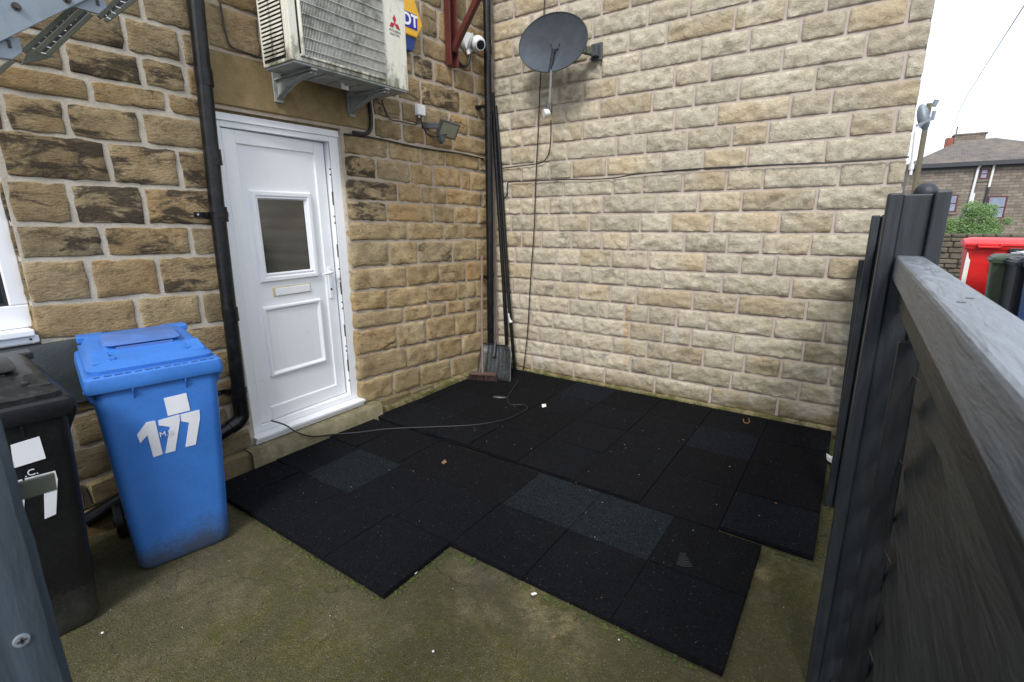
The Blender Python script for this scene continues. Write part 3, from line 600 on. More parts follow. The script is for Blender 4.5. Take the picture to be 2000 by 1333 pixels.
# ================================================================ OBJECTS ON THE WALLS
# ---- left downpipe
dp = empty('downpipe', 'black downpipe between the big stones and the white door', 'downpipe', (.07, -2.94, 0))
x_ = .075
MB().tube([(x_, -2.865, 4.2), (x_, -2.868, 2.9), (x_, -2.893, 2.3), (x_, -2.916, 1.75), (x_, -2.932, 1.1), (x_, -2.948, .50)], .043, 18).build('pipe', 'blackpipe', dp, smooth=True)
for z in (2.50, 2.06, 1.725, 1.10, .56):
    y = -2.868 - (2.9 - z) * .034
    MB().tube([(x_, y, z - .045), (x_, y, z + .045)], .0475, 18).build('collar', 'blackpipe', dp, smooth=True)
for z in (1.725, .585):
    y = -2.868 - (2.9 - z) * .034
    br = MB().tube([(x_, y, z - .016), (x_, y, z + .016)], .051, 18).bar((.012, y - .052, z), (.05, y - .04, z), .03, .028).bar((.010, y - .118, z), (.012, y - .04, z), .028, .006, (1, 0, 0))
    br.cyl((.008, y - .10, z), (.020, y - .10, z), .012).build('bracket', 'blackpipe', dp, smooth=30)
    MB().cyl((.02, y - .10, z), (.026, y - .10, z), .006).build('screw', 'steel', dp, smooth=True)
el = [(x_, -2.948, .52), (x_, -2.950, .44), (x_ + .003, -2.955, .405), (x_ + .006, -2.985, .375), (x_ + .008, -3.04, .355)]
MB().tube(smoothpath(el, 4), .049, 18).build('elbow', 'blackpipe', dp, smooth=True)
MB().tube([(x_ + .008, -3.03, .358), (x_ + .010, -3.40, .235), (x_ + .012, -3.85, .10)], .041, 16).build('sloping_pipe', 'blackpipe', dp, smooth=True)
MB().tube([(x_ + .008, -3.12, .330), (x_ + .008, -3.155, .318)], .046, 16).build('collar', 'blackpipe', dp, smooth=True)
# ---- corner soil pipe
sp = empty('soil_pipe', 'black vertical drainpipe in the corner of the two walls', 'drainpipe', (.10, -.16, 0))
MB().tube([(.10, -.155, 4.3), (.10, -.165, 3.0), (.10, -.18, 1.5), (.10, -.20, .0)], .0375, 16).build('pipe', 'blackpipe', sp, smooth=True)
for z in (3.30, 2.76, 1.10):
    MB().tube([(.10, -.16 - (3 - z) * .012, z - .03), (.10, -.16 - (3 - z) * .012, z + .03)], .042, 16).build('collar', 'blackpipe', sp, smooth=True)
for z in (2.78, 1.08): MB().bar((.0, -.235, z), (.10, -.235, z), .02, .03).bar((.02, -.26, z), (.02, -.20, z), .03, .03).build('bracket', 'blackpipe', sp)
# ---- leaning black poles
p1 = MB().tube([(0.078, -0.06, 2.939), (0.106, -0.06, 2.335), (0.153, -0.06, 1.571)] + [(0.214, -0.09, 0.969), (0.247, -0.09, 0.277)] + [(.27, -.10, .032)], .021, 12).build('leaning_pole', 'blackpipe', smooth=True)
tag(p1, 'longer black pole leaning in the corner, right behind the soil pipe', 'pole')
p2 = empty('leaning_pole', 'shorter black pole with a small white label leaning in the corner', 'pole', (.36, -.13, .03))
MB().tube([(0.108, -0.055, 2.815), (0.152, -0.055, 2.332), (0.204, -0.055, 1.571)] + [(0.301, -0.11, 0.753), (0.37, -0.11, -0.017)], .019, 12).build('shaft', 'blackpipe', p2, smooth=True)
MB().tube([(0.301, -0.11, 0.684), (0.316, -0.11, 0.583)], .0205, 12).build('label_sticker', 'sticker', p2, smooth=True)
# ---- air conditioner
AX0, AX1, AY0, AY1, AZ0, AZ1 = .13, .445, -2.54, -1.60, 2.615, 3.215
ac = empty('air_conditioner', 'grimy cream outdoor air conditioning unit on two brackets above the door', 'air conditioner', (.1, -2.07, 2.61))
PX = -1.815   # join of fan side and electrics cover
cs = MB().box(AX0, AX1 - .03, AY0 + .001, AY0 + .014, AZ0, AZ1).box(AX1 - .03, AX1, AY0, AY0 + .055, AZ0, AZ1).box(AX0, AX1, PX, AY1, AZ0, AZ1)
cs.box(AX1 - .02, AX1 + .001, AY0 + .055, PX, AZ0 + .001, AZ0 + .045).box(AX1 - .02, AX1 + .001, AY0 + .055, PX, AZ1 - .04, AZ1).box(AX0, AX1, AY0 + .014, PX, AZ1 - .012, AZ1 - .001)
cs.build('casing', 'ac', ac, bevel=.006)
MB().box(AX1 - .001, AX1 + .004, PX + .004, PX + .009, AZ0 + .02, AZ1 - .02).box(AX0 - .01, AX1 + .012, AY0 - .006, AY1 + .006, AZ1 + .002, AZ1 + .016).build('top_cover', 'ac', ac, bevel=.004)
MB().box(AX0 + .005, AX1 - .006, AY0 + .012, AY1 - .01, AZ0 - .012, AZ0 + .004).build('base_pan', 'acbr', ac, bevel=.004)
bpn = MB()
for i in range(5): bpn.box(AX0 + .05, AX1 - .06, AY0 + .12 + .15 * i, AY0 + .20 + .15 * i, AZ0 - .018, AZ0 - .012)
bpn.build('pan_rib', 'acbr', ac, bevel=.003)
MB().tube([(.30, -2.08, AZ0 - .01), (.30, -2.08, AZ0 - .045), (.33, -2.06, AZ0 - .05)], .014, 10).build('drain_spout', 'lnb', ac, smooth=True)
MB().box(AX0 + .03, AX0 + .045, AY0 + .02, PX - .01, AZ0 + .02, AZ1 - .02).build('condenser_coil', 'acdark', ac)
FC = (.36, -2.185, 2.92)
f_ = MB().cyl((FC[0] - .02, FC[1], FC[2]), (FC[0] + .035, FC[1], FC[2]), .055)
for b in range(3):
    rings = []
    for k in range(7):
        a = b * 2.094 + k * .16; rings.append([(FC[0] - .02 + .012 * k, FC[1] + r_ * math.cos(a), FC[2] + r_ * math.sin(a)) for r_ in (.05, .14, .225)])
    f_.loft(rings, cap=False, close=False)
f_.build('fan', 'fan', ac, smooth=True)
sh = MB(); rg = []
for k in range(33):
    a = 2 * math.pi * k / 32; rg.append([(.30, FC[1] + .245 * math.cos(a), FC[2] + .245 * math.sin(a)), (AX1 - .012, FC[1] + .25 * math.cos(a), FC[2] + .25 * math.sin(a))])
sh.loft(rg, cap=False, close=False); sh.box(AX1 - .016, AX1 - .012, AY0 + .055, AY0 + .11, AZ0 + .045, AZ1 - .04)
sh.build('fan_shroud', 'acdark', ac, smooth=True)
# wire guard: verticals and horizontals
gw = MB(); n_v = 62; ga, gb = AY0 + .085, PX - .006
for i in range(n_v):
    y = ga + (gb - ga) * i / (n_v - 1); gw.bar((AX1 + .008, y, AZ0 + .035), (AX1 + .008, y, AZ1 - .03), .0034, .0034, (0, 1, 0))
for i in range(9):
    z = AZ0 + .075 + .064 * i; gw.bar((AX1 + .0125, ga, z), (AX1 + .0125, gb, z), .0036, .0036)
gg = gw.build('wire_guard', 'acwire', ac); gg['kind'] = 'stuff'
gf = MB().bar((AX1 + .006, ga - .012, AZ0 + .03), (AX1 + .006, ga - .012, AZ1 - .02), .022, .012, (0, 1, 0)).bar((AX1 + .006, ga - .03, AZ0 + .035), (AX1 + .006, gb, AZ0 + .035), .012, .014)
gf.build('guard_frame', 'ac', ac, bevel=.003)
# side louvres
lv = MB()
for i in range(24):
    z = AZ0 + .04 + .0225 * i
    lv.hexa([(AX0 + .03, AY0 - .002, z), (AX0 + .13, AY0 - .002, z), (AX0 + .13, AY0 - .010, z - .007), (AX0 + .03, AY0 - .010, z - .007)], [(AX0 + .03, AY0 - .002, z + .010), (AX0 + .13, AY0 - .002, z + .010), (AX0 + .13, AY0 - .010, z + .003), (AX0 + .03, AY0 - .010, z + .003)])
    lv.hexa([(AX0 + .145, AY0 - .002, z), (AX0 + .25, AY0 - .002, z), (AX0 + .25, AY0 - .010, z - .007), (AX0 + .145, AY0 - .010, z - .007)], [(AX0 + .145, AY0 - .002, z + .010), (AX0 + .25, AY0 - .002, z + .010), (AX0 + .25, AY0 - .010, z + .003), (AX0 + .145, AY0 - .010, z + .003)])
lo = lv.build('side_louvres', 'ac', ac); lo['kind'] = 'stuff'
MB().box(AX0 + .025, AX0 + .255, AY0 - .0012, AY0 + .0005, AZ0 + .02, AZ1 - .02).build('louvre_shadow_gap', 'gasket', ac)
# red three-diamond badge and faded name under it
def rhomb(mb, c, ang, L_, w_):
    u = Vector((0, math.cos(ang), math.sin(ang))); v = Vector((0, -math.sin(ang), math.cos(ang))); c = Vector(c)
    return mb.prism([c, c + u * L_ / 2 + v * w_ / 2, c + u * L_, c + u * L_ / 2 - v * w_ / 2], (.003, 0, 0))
BC = (AX1 + .0005, -1.706, 3.035)
for a in (90, 210, 330): rhomb(MB(), BC, R(a), .056, .032).build('badge_diamond', 'red', ac)
text_mesh('faded_lettering', 'MITSUBISHI', .021, 'lampgrey', ac, frame_mtx((AX1 + .0012, -1.706, 2.985), (0, 1, 0), (0, 0, 1)), .0003)
text_mesh('faded_lettering', 'ELECTRIC', .021, 'lampgrey', ac, frame_mtx((AX1 + .0012, -1.706, 2.962), (0, 1, 0), (0, 0, 1)), .0003)
for y in (-2.39, -1.80):
    kb = MB().box(.016, .028, y - .032, y + .032, 2.455, 2.72).box(.016, .44, y - .022, y + .022, 2.588, 2.600)
    o = kb.build('wall_bracket', 'acbr', ac, bevel=.003)
    pr = []
    for k in range(11):
        t = k / 10; xx = .028 + (.425 - .028) * t; zb = 2.475 + (2.572 - 2.475) * (1 - (1 - t) ** 2.1); pr.append((xx, zb))
    w_ = MB().loft([[(xx, y - .005, zb), (xx, y + .005, zb), (xx, y + .005, 2.590), (xx, y - .005, 2.590)] for xx, zb in pr])
    w_.loft([[(xx, y - .022, zb), (xx, y + .022, zb), (xx, y + .022, zb + .007), (xx, y - .022, zb + .007)] for xx, zb in pr])
    w_.build('gusset', 'acbr', o)
    MB().cyl((.028, y, 2.49), (.036, y, 2.49), .010, n=6).cyl((.40, y, 2.575), (.40, y, 2.60), .016, n=8).build('bolt', 'bolt', o)
# ---- conduit from the unit
cd = MB().tube(smoothpath([(.03, -1.63, 2.75), (.03, -1.625, 2.60), (.03, -1.62, 2.50), (.03, -1.63, 2.40), (.025, -1.68, 2.352), (.022, -1.80, 2.345)], 5), .015, 10).build('conduit', 'cable', smooth=True)
tag(cd, 'thick black conduit dropping from the air conditioner beside the lintel', 'conduit')
# ---- alarm box
al = empty('alarm_box', 'yellow and blue burglar alarm box half hidden behind the air conditioner', 'alarm', (.03, -1.2, 3.25))
yc, zc, hw, hh = -1.215, 3.255, .195, .205
hexp = lambda k, x: [(x, yc - hw * k, zc), (x, yc - hw * .55 * k, zc + hh * k), (x, yc + hw * .55 * k, zc + hh * k), (x, yc + hw * k, zc + .03), (x, yc + hw * .60 * k, zc - hh * .42 * k), (x, yc - hw * .60 * k, zc - hh * .42 * k)]
MB().loft([hexp(1, .015), hexp(1, .060), hexp(.94, .070)]).build('cover', 'yellow', al, bevel=.004)
lowp = lambda x, e=0: [(x, yc - hw * .60 - e, zc - hh * .42), (x, yc + hw * .60 + e, zc - hh * .42), (x, yc + hw * .36, zc - hh * .95), (x, yc - hw * .36, zc - hh * .95)]
MB().loft([lowp(.015), lowp(.056)]).build('blue_base', 'adtblue', al, bevel=.004)
MB().box(.0705, .0725, yc - .115, yc + .120, zc - .030, zc + .085).build('logo_panel', 'adtprint', al)
text_mesh('lettering', 'ADT', .125, 'white', al, frame_mtx((.0728, yc + .002, zc + .027), (0, 1, 0), (0, 0, 1)), .0006, .004, sx=.98)
# ---- red oxide bracket overhead
rbk = empty('steel_bracket', 'dark red steel post and diagonal brace fixed high on the wall', 'bracket', (.05, -.64, 3.05))
MB().box(.02, .085, -.695, -.683, 3.06, 4.4).box(.02, .085, -.597, -.585, 3.06, 4.4).box(.02, .032, -.683, -.597, 3.06, 4.4).build('post', 'redox', rbk, bevel=.003)
MB().bar((.06, -.63, 3.19), (.72, -.63, 3.98), .05, .05, (1, 0, 0)).build('brace', 'redox', rbk, bevel=.003)
MB().cyl((.032, -.64, 3.12), (.042, -.64, 3.12), .012, n=6).build('bolt', 'bolt', rbk)
# ---- security camera
cc = empty('security_camera', 'white dome security camera beside the corner drainpipe', 'camera', (.02, -.33, 3.33))
MB().cyl((.012, -0.380, 3.325), (.055, -0.380, 3.325), .085, .085, 24).cyl((.055, -0.380, 3.325), (.070, -0.370, 3.318), .084, .066, 24).build('base', 'camwhite', cc, smooth=True)
MB().ball((.115, -0.330, 3.315), .070, 20, 14).build('dome', 'camwhite', cc, smooth=True)
dv = Vector((.80, -.50, -.42)).normalized(); c0 = Vector((.115, -0.330, 3.315))
MB().cyl(c0 + dv * .04, c0 + dv * .080, .050, .047, 24).build('lens_ring', 'camwhite', cc, smooth=True)
MB().cyl(c0 + dv * .079, c0 + dv * .0825, .040, .038, 24).build('lens', 'lens', cc, smooth=True)
MB().tube(smoothpath([(.05, -0.405, 3.25), (.06, -0.395, 3.20), (.05, -0.415, 3.13), (.04, -0.465, 3.10), (.03, -0.535, 3.13), (.02, -0.585, 3.18)], 5), .014, 8).build('lead', 'cable', cc, smooth=True)
MB().cyl((.05, -0.405, 3.26), (.055, -0.400, 3.215), .018).build('gland', 'camwhite', cc, smooth=True)
# ---- junction box, floodlight
jb = empty('junction_box', 'small white junction box on the stone above the floodlight', 'junction box', (.02, -1.06, 2.6))
MB().box(.012, .045, -1.115, -1.02, 2.575, 2.665).build('box_body', 'white', jb, bevel=.005)
MB().box(.045, .054, -1.112, -1.023, 2.578, 2.662).build('box_lid', 'white', jb, bevel=.003)
MB().cyl((.03, -1.085, 2.578), (.03, -1.085, 2.555), .009).build('cable_gland', 'camwhite', jb, smooth=True)
fl_ = empty('floodlight', 'grey LED floodlight on its arm to the right of the door', 'floodlight', (.02, -.93, 2.5))
C_ = Vector((.15, -.835, 2.475)); nrm = Vector((.80, -.25, -.45)).normalized(); sx_ = Vector((0, 1, 0)); sx_ = (sx_ - nrm * sx_.dot(nrm)).normalized(); sy_ = nrm.cross(sx_); sy_ = sy_ if sy_.z > 0 else -sy_
def frm(mb, w, h, d0, d1):
    q_ = lambda d: [C_ + sx_ * a * w / 2 + sy_ * b * h / 2 + nrm * d for a, b in ((-1, -1), (1, -1), (1, 1), (-1, 1))]
    return mb.hexa(q_(d0), q_(d1))
hb = frm(MB(), .205, .145, -.032, .004); hd = hb.build('lamp_head', 'lampgrey', fl_, bevel=.006)
frm(MB(), .168, .112, .004, .006).build('lens_window', 'led', hd)
rf = MB()
for i in range(4):
    for sgn in (1,): rf.bar(C_ - sx_ * (.055 - .036 * i) - sy_ * .055 - nrm * .045, C_ - sx_ * (.055 - .036 * i) + sy_ * .055 - nrm * .045, .006, .03, nrm)
rf.build('cooling_fin', 'lampgrey', hd)
MB().bar((.02, -.99, 2.508), (.10, -.93, 2.508), .012, .05).bar((.015, -1.03, 2.508), (.015, -.95, 2.508), .012, .055).bar((.10, -.935, 2.508), C_ - sx_ * .085 - nrm * .02, .012, .045).build('arm', 'lampgrey', fl_, bevel=.003)
MB().box(.085, .140, -.925, -.875, 2.375, 2.425).ball((.112, -.90, 2.375), .024, 12, 8).build('sensor', 'lampgrey', fl_, smooth=40)
# ---- cables on the old wall
def cable(pts, r, label, mat='cable', cat='cable', k=5):
    o = MB().tube(smoothpath(pts, k), r, 6).build('cable', mat, smooth=True); return tag(o, label, cat)
cable([(0.022, -1.887, 2.323), (0.022, -1.703, 2.331), (0.022, -1.44, 2.324), (0.022, -1.208, 2.313), (0.022, -0.92, 2.309), (0.022, -0.523, 2.312), (0.022, -0.154, 2.297)], .0075, 'black cable sagging across the stones to the right of the door')
cable([(0.022, -2.702, 2.947), (0.022, -2.697, 2.861), (0.022, -2.692, 2.791), (0.022, -2.673, 2.729), (0.022, -2.597, 2.716), (0.022, -2.446, 2.705)], .006, 'thin black cable on the stones left of the air conditioner', 'greycable')
cable([(0.02, -1.487, 2.63), (0.02, -1.461, 2.561), (0.02, -1.412, 2.498), (0.02, -1.281, 2.498), (0.02, -1.119, 2.496), (0.02, -1.096, 2.549)], .005, 'thin grey cable looping down to the junction box', 'greycable')
cable([(.03, -1.075, 2.56), (.05, -1.06, 2.50), (.06, -1.03, 2.435), (.08, -.97, 2.41), (.12, -.90, 2.425), (.13, -.84, 2.44)], .007, 'black flex between the junction box and the floodlight')
# ---- cables on the block wall
cable([(0.685, -0.05, 3.726), (0.676, -0.05, 3.478), (0.657, -0.05, 3.181), (0.636, -0.05, 2.828), (0.616, -0.05, 2.413), (0.594, -0.05, 2.003), (0.577, -0.05, 1.573), (0.534, -0.05, 1.041), (0.502, -0.05, 0.536), (0.469, -0.05, 0.241), (0.427, -0.05, -0.035)], .0055, 'long thin black cable hanging down over the satellite dish')
cable([(1.005, -0.46, 2.517)] + [(0.866, -0.22, 2.452)] + [(0.757, -0.05, 2.354)] + [(0.72, -0.036, 2.283), (0.668, -0.036, 2.234), (0.578, -0.036, 2.22), (0.424, -0.036, 2.215), (0.166, -0.036, 2.206)], .0055, 'black cable curving left from the dish arm to the corner')
cable([(0.195, -0.036, 1.895), (0.229, -0.036, 1.941), (0.236, -0.036, 2.034), (0.276, -0.036, 2.063), (0.548, -0.036, 2.06), (0.902, -0.036, 2.057), (1.178, -0.036, 2.044), (1.436, -0.036, 2.045), (1.63, -0.036, 2.065), (1.905, -0.036, 2.075), (2.243, -0.036, 2.08), (2.699, -0.036, 2.075), (2.973, -0.036, 2.068), (3.171, -0.036, 2.065), (3.403, -0.036, 2.067), (3.559, -0.036, 2.072)], .0058, 'black cable running along the block wall towards its right hand end')
# ---- satellite dish
sdh = empty('satellite_dish', 'dark grey oval satellite dish on the block wall', 'satellite dish', (1.1, 0, 3.1))
DC = Vector((.925, -.30, 3.175)); ex = Vector((1, .04, -.17)).normalized(); nn_ = Vector((-.10, -.96, .05)).normalized(); ey = (ex.cross(nn_)); ey = ey if ey.z > 0 else -ey
ex = (ex - nn_ * ex.dot(nn_)).normalized()
A_, B_ = .372, .235; rings = []
for j in range(9):
    t = j / 8; n_ = 40
    rings.append([DC + ex * A_ * t * math.cos(2 * math.pi * k / n_) + ey * B_ * t * math.sin(2 * math.pi * k / n_) + nn_ * (.055 * t * t - .03) for k in range(n_)])
back = [[p - nn_ * .004 for p in r_] for r_ in rings[::-1]]
MB().loft(rings[1:] + back[:-1], cap=True).build('reflector', 'dish', sdh, smooth=True)
MB().tube([p - nn_ * .002 for p in rings[-1]] + [rings[-1][0] - nn_ * .002], .005, 6).build('rim', 'dishedge', sdh, smooth=True)
for a, b in ((-.04, .0), (.055, -.005), (-.035, -.17), (.045, -.17)):
    c_ = DC + ex * a + ey * b + nn_ * -.022; MB().cyl(c_, c_ + nn_ * .012, .006, n=8).build('bolt', 'bolt', sdh, smooth=True)
pA = DC + ex * .015 + ey * -.055 + nn_ * -.02
MB().tube([pA + ex * -.035 + ey * .02, pA + nn_ * .02, pA + ey * -.08 + nn_ * .03], [.007, .011, .013], 8).tube([pA + ex * .035 + ey * .02, pA + nn_ * .02], .007, 8).tube([pA + nn_ * .02, pA + ey * -.09 + nn_ * .025 + ex * .008, pA + ey * -.17 + nn_ * .04 + ex * .01], .015, 8).build('arm_bracket', 'lens', sdh, smooth=True)
pB = Vector((.945, -.36, 2.94)); pC = Vector((1.012, -.50, 2.62))
MB().bar(pA + ey * -.16 + nn_ * .035, pB, .018, .022).bar(pB, pC, .018, .022).build('feed_arm', 'lampgrey', sdh)
MB().bar(pC + Vector((0, 0, .03)), pC + Vector((.004, -.01, -.05)), .048, .04).build('feed_clamp', 'blackplastic', sdh, bevel=.006)
dl = (Vector((-.55, -.72, -.15))).normalized()
MB().cyl(pC + Vector((.0, .0, -.045)), pC + Vector((.0, .0, -.045)) + dl * .055, .030, .034, 20).build('feed_horn', 'lnb', sdh, smooth=True)
MB().bar((.98, -.26, 3.12), (1.16, -.14, 3.12), .04, .05).bar((1.16, -.14, 3.12), (1.215, -.03, 3.12), .045, .06).build('wall_arm', 'galvdark', sdh, bevel=.004)
MB().box(1.17, 1.275, -.045, -.030, 3.05, 3.19).box(1.19, 1.25, -.10, -.044, 3.075, 3.165).build('wall_plate', 'lampgrey', sdh, bevel=.004)
# ---- broom and shovel in the corner
bm_ = empty('broom', 'broom with a pale wooden handle and dark red bristles standing in the corner', 'broom', (.27, -.57, .03))
b0, b1 = Vector((.135, -.625, .105)), Vector((.405, -.51, .105)); bd_ = (b1 - b0).normalized()
MB().bar(b0, b1, .055, .028).build('head', 'headwood', bm_, bevel=.005)
br = MB(); rbz = random.Random(2)
for i in range(150):
    t = rbz.random(); o_ = rbz.uniform(-.024, .024); pt = b0.lerp(b1, t) + Vector((bd_.y, -bd_.x, 0)) * o_; e = Vector((rbz.uniform(-.008, .008) + (t - .5) * .02, rbz.uniform(-.008, .008) - .006, -.070))
    br.bar(pt + Vector((0, 0, -.012)), pt + e, .007, .007)
o = br.build('bristles', 'bristle', bm_); o['kind'] = 'stuff'
MB().tube([(.272, -.572, .11), (.17, -.435, .70), (.075, -.29, 1.31)], .0135, 10).build('handle', 'broomwood', bm_, smooth=True)
sv = empty('snow_shovel', 'dark grey plastic snow shovel leaning in the corner behind the broom', 'shovel', (.35, -.45, .03))
# blade: u across, v up the blade
bl0, bl1 = Vector((.165, -.53, .034)), Vector((.545, -.455, .034)); U_ = (bl1 - bl0); up_ = Vector((-.13, .22, .32))
Nn = U_.normalized().cross(up_.normalized()); Nn = Nn if Nn.y < 0 else -Nn
grid = []; nu_, nv_ = 24, 8
for j in range(nv_ + 1):
    v = j / nv_; row = []
    for i in range(nu_ + 1):
        u = i / nu_; kk = 1 - .10 * v * 1; uu = .5 + (u - .5) * kk
        if v > .85: uu = .5 + (u - .5) * (kk - .12 * ((v - .85) / .15) ** 2)
        dpt = -.028 * (1 - (2 * u - 1) ** 4) * min(1, v * 3) - .01 * v + (.004 if (i % 3 == 0) and 0 < i < nu_ else 0)
        if v > .9: dpt += .02
        row.append(bl0 + U_ * uu + up_ * v + Nn * dpt)
    grid.append(row)
sb = MB(); sb.loft(grid, cap=False, close=False); sb.loft([[p - Nn * .005 for p in r_] for r_ in grid], cap=False, close=False)
blade = sb.build('blade', 'shovel', sv, smooth=True)
edge_ = [p + Nn * .002 for p in [grid[j][0] for j in range(nv_ + 1)] + grid[nv_][1:] + [grid[j][nu_] for j in range(nv_ - 1, -1, -1)]]
MB().tube(edge_, .008, 6).build('blade_rim', 'blackplastic', blade, smooth=True)
MB().bar(bl0 + U_ * .50 + Nn * .012 + Vector((0, 0, .012)), bl1 - U_ * .06 + Nn * .012 + Vector((0, 0, .012)), .004, .026).build('metal_edge', 'steel', blade)
hs_ = bl0 + U_ * .47 + up_ * .62 + Nn * .008; he = bl0 + U_ * .50 + up_ * 1.05 + Nn * .008
MB().tube([hs_, he], .017, 10).build('socket', 'shovel', blade, smooth=True)
MB().tube([he - (he - hs_) * .3, Vector((.185, -.16, .50))], .008, 8).build('handle', 'headwood', sv, smooth=True)
# ================================================================ BINS
def rrect(cx, hx, hy, r, z, n=4, cy=0, tilt=0):
    out = []
    for sx, sy, a0 in ((1, -1, -90), (1, 1, 0), (-1, 1, 90), (-1, -1, 180)):
        for k in range(n + 1):
            a = R(a0 + 90 * k / n); x = cx + sx * (hx - r) + r * math.cos(a); y = cy + sy * (hy - r) + r * math.sin(a)
            out.append((x, y, z + tilt * (cx + hx - x)))
    return out
def wheelie(label, loc, th, mat, matlid, hw_b=.205, sticker=None, cat='bin', lidmat=None, sc=1.0):
    b = empty('wheelie_bin', label, cat, loc, th)
    k = dict(world=False)
    # local: front face at x = 0 (bottom) leaning out to +.09 at the top, width along y
    bd_ = MB().loft([rrect(-.235, .225, hw_b - .012, .05, .004), rrect(-.235, .238, hw_b, .055, .03), rrect(-.235, .240, hw_b, .055, .10), rrect(-.225, .268, hw_b + .012, .05, .40), rrect(-.215, .300, hw_b + .026, .045, .78), rrect(-.215, .308, hw_b + .031, .042, .93), rrect(-.215, .306, hw_b + .029, .040, .985)])
    body = bd_.build('body', mat, b, smooth=35, **k)
    # rim collar
    rim = MB(); hx, hy = .345, .262
    rim.loft([rrect(-.235, hx - .030, hy - .028, .02, .962, 3), rrect(-.235, hx + .0, hy, .022, .968, 3), rrect(-.235, hx + .006, hy + .004, .022, .990, 3), rrect(-.235, hx - .001, hy - .004, .02, 1.030, 3), rrect(-.235, hx - .012, hy - .015, .02, 1.040, 3)])
    rim.build('rim', mat, b, smooth=30, **k)
    def rib(poly, off): MB().prism(poly, off).build('lifting_rib', mat, b, bevel=.002, **k)
    for y in (-.10, .10): rib([(.075, y - .004, .965), (.118, y - .004, .965), (.085, y - .004, .90), (.070, y - .004, .86)], (0, .008, 0))
    for s_ in (-1, 1):
        rib([(.06, s_ * (hw_b + .02), .965), (.06, s_ * (hw_b + .062), .965), (.045, s_ * (hw_b + .05), .93), (.045, s_ * (hw_b + .02), .87)], (-.05, 0, 0))
        rib([(-.04, s_ * (hw_b + .02), .965), (-.04, s_ * (hw_b + .058), .965), (-.04, s_ * (hw_b + .05), .93), (-.04, s_ * (hw_b + .02), .85)], (-.012, 0, 0))
    if lidmat:
        for i in range(13): MB().box(.096, .104, -.225 + .036 * i, -.205 + .036 * i + .004 * (i % 3), 1.0385, 1.0425).build('rim_notch', lidmat or 'blacklid', b, **k)
    # lid: flat skirt, crowned panel, slightly higher at the back
    T_ = .10
    lid = MB().loft([rrect(-.245, .318, .238, .05, 1.040, 5), rrect(-.245, .320, .240, .055, 1.056, 5), rrect(-.248, .305, .226, .06, 1.066, 5, 0, .03), rrect(-.262, .285, .212, .06, 1.082, 5, 0, .05), rrect(-.270, .260, .190, .06, 1.090, 5, 0, .06)])
    lo_ = lid.build('lid', matlid, b, smooth=32, **k)
    # raised paper-slot hood with its flat flap
    hd_ = MB().loft([rrect(-.26, .150, .165, .04, 1.088, 4, -.004, .05), rrect(-.262, .115, .140, .04, 1.112, 4, -.004, .05), rrect(-.264, .105, .132, .04, 1.116, 4, -.004, .05)])
    hd_.build('slot_hood', matlid, lo_, smooth=30, **k)
    MB().loft([rrect(-.255, .125, .150, .035, 1.118, 4, -.004, .06), rrect(-.255, .127, .152, .035, 1.122, 4, -.004, .06), rrect(-.255, .121, .146, .035, 1.126, 4, -.004, .06)]).build('slot_flap', lidmat or matlid, lo_, smooth=30, **k)
    MB().box(-.140, -.128, -.115, .110, 1.096, 1.113).build('slot_label', lidmat or matlid, lo_, **k)
    # finger pockets in the two front corners
    for s_ in (-1, 1):
        MB().prism([(.020, s_ * .150, 1.072), (.020, s_ * .215, 1.069), (-.075, s_ * .205, 1.104), (-.060, s_ * .150, 1.100)], (0, 0, .014)).build('finger_pocket', matlid, lo_, bevel=.004, **k)
        MB().box(-.02, .012, s_ * .145 - .012, s_ * .145 + .012, 1.066, 1.098).build('lid_web', matlid, lo_, bevel=.003, **k)
    sg = MB().box(.040, .062, -.190, .190, 1.050, 1.066); sg.build('front_step', matlid, lo_, bevel=.006, **k)
    # rear handles / hinge
    for s_ in (-1, 1):
        MB().box(-.585, -.49, s_ * .185 - .055, s_ * .185 + .055, 1.085, 1.118).build('hinge_cover', matlid, lo_, bevel=.006, **k)
    MB().tube([(-.60, -.24, 1.045), (-.60, .24, 1.045)], .014, 10).build('rear_handle', mat, b, smooth=True, **k)
    MB().tube([(-.45, -hw_b - .03, .10), (-.45, hw_b + .03, .10)], .012, 8).build('axle', 'steel', b, smooth=True, **k)
    for s_ in (-1, 1):
        y0_ = s_ * (hw_b + .005); w_ = MB().cyl((-.45, y0_, .10), (-.45, y0_ + s_ * .042, .10), .10, n=24).build('wheel', 'blackplastic', b, smooth=True, bevel=.008, **k)
        MB().cyl((-.45, y0_ + s_ * .040, .10), (-.45, y0_ + s_ * .048, .10), .035, n=16).build('hub', 'blackplastic', w_, smooth=True, **k)
    if sticker:
        def F(s_, t, d=.0): # point on the front face; the face leans out with height
            xf = [(0.0, -.01), (.03, .003), (.10, .005), (.40, .043), (.78, .085), (.93, .093), (1.1, .095)]
            for (t0, x0), (t1, x1) in zip(xf, xf[1:]):
                if t0 <= t <= t1: x = x0 + (x1 - x0) * (t - t0) / (t1 - t0)
            return (x + d, s_, t)
        for nm, poly in sticker['polys']:
            n_ = len(poly); fr_ = [F(s_, t, .003) for s_, t in poly]; bk_ = [F(s_, t, -.002) for s_, t in poly]
            MB().add(bk_ + fr_, [tuple(range(n_))[::-1], tuple(range(n_, 2 * n_))] + [(i, (i + 1) % n_, n_ + (i + 1) % n_, n_ + i) for i in range(n_)]).build(nm, 'sticker', body, **k)
        tx, ts, tt, tsz = sticker['text']; p = F(ts, tt, .0065)
        o = text_mesh('painted_initials', tx, tsz, 'sticker', None, frame_mtx(p, (0, 1, .0), (.1, 0, 1)), .0006, sx=.95); o.parent = body
    return b
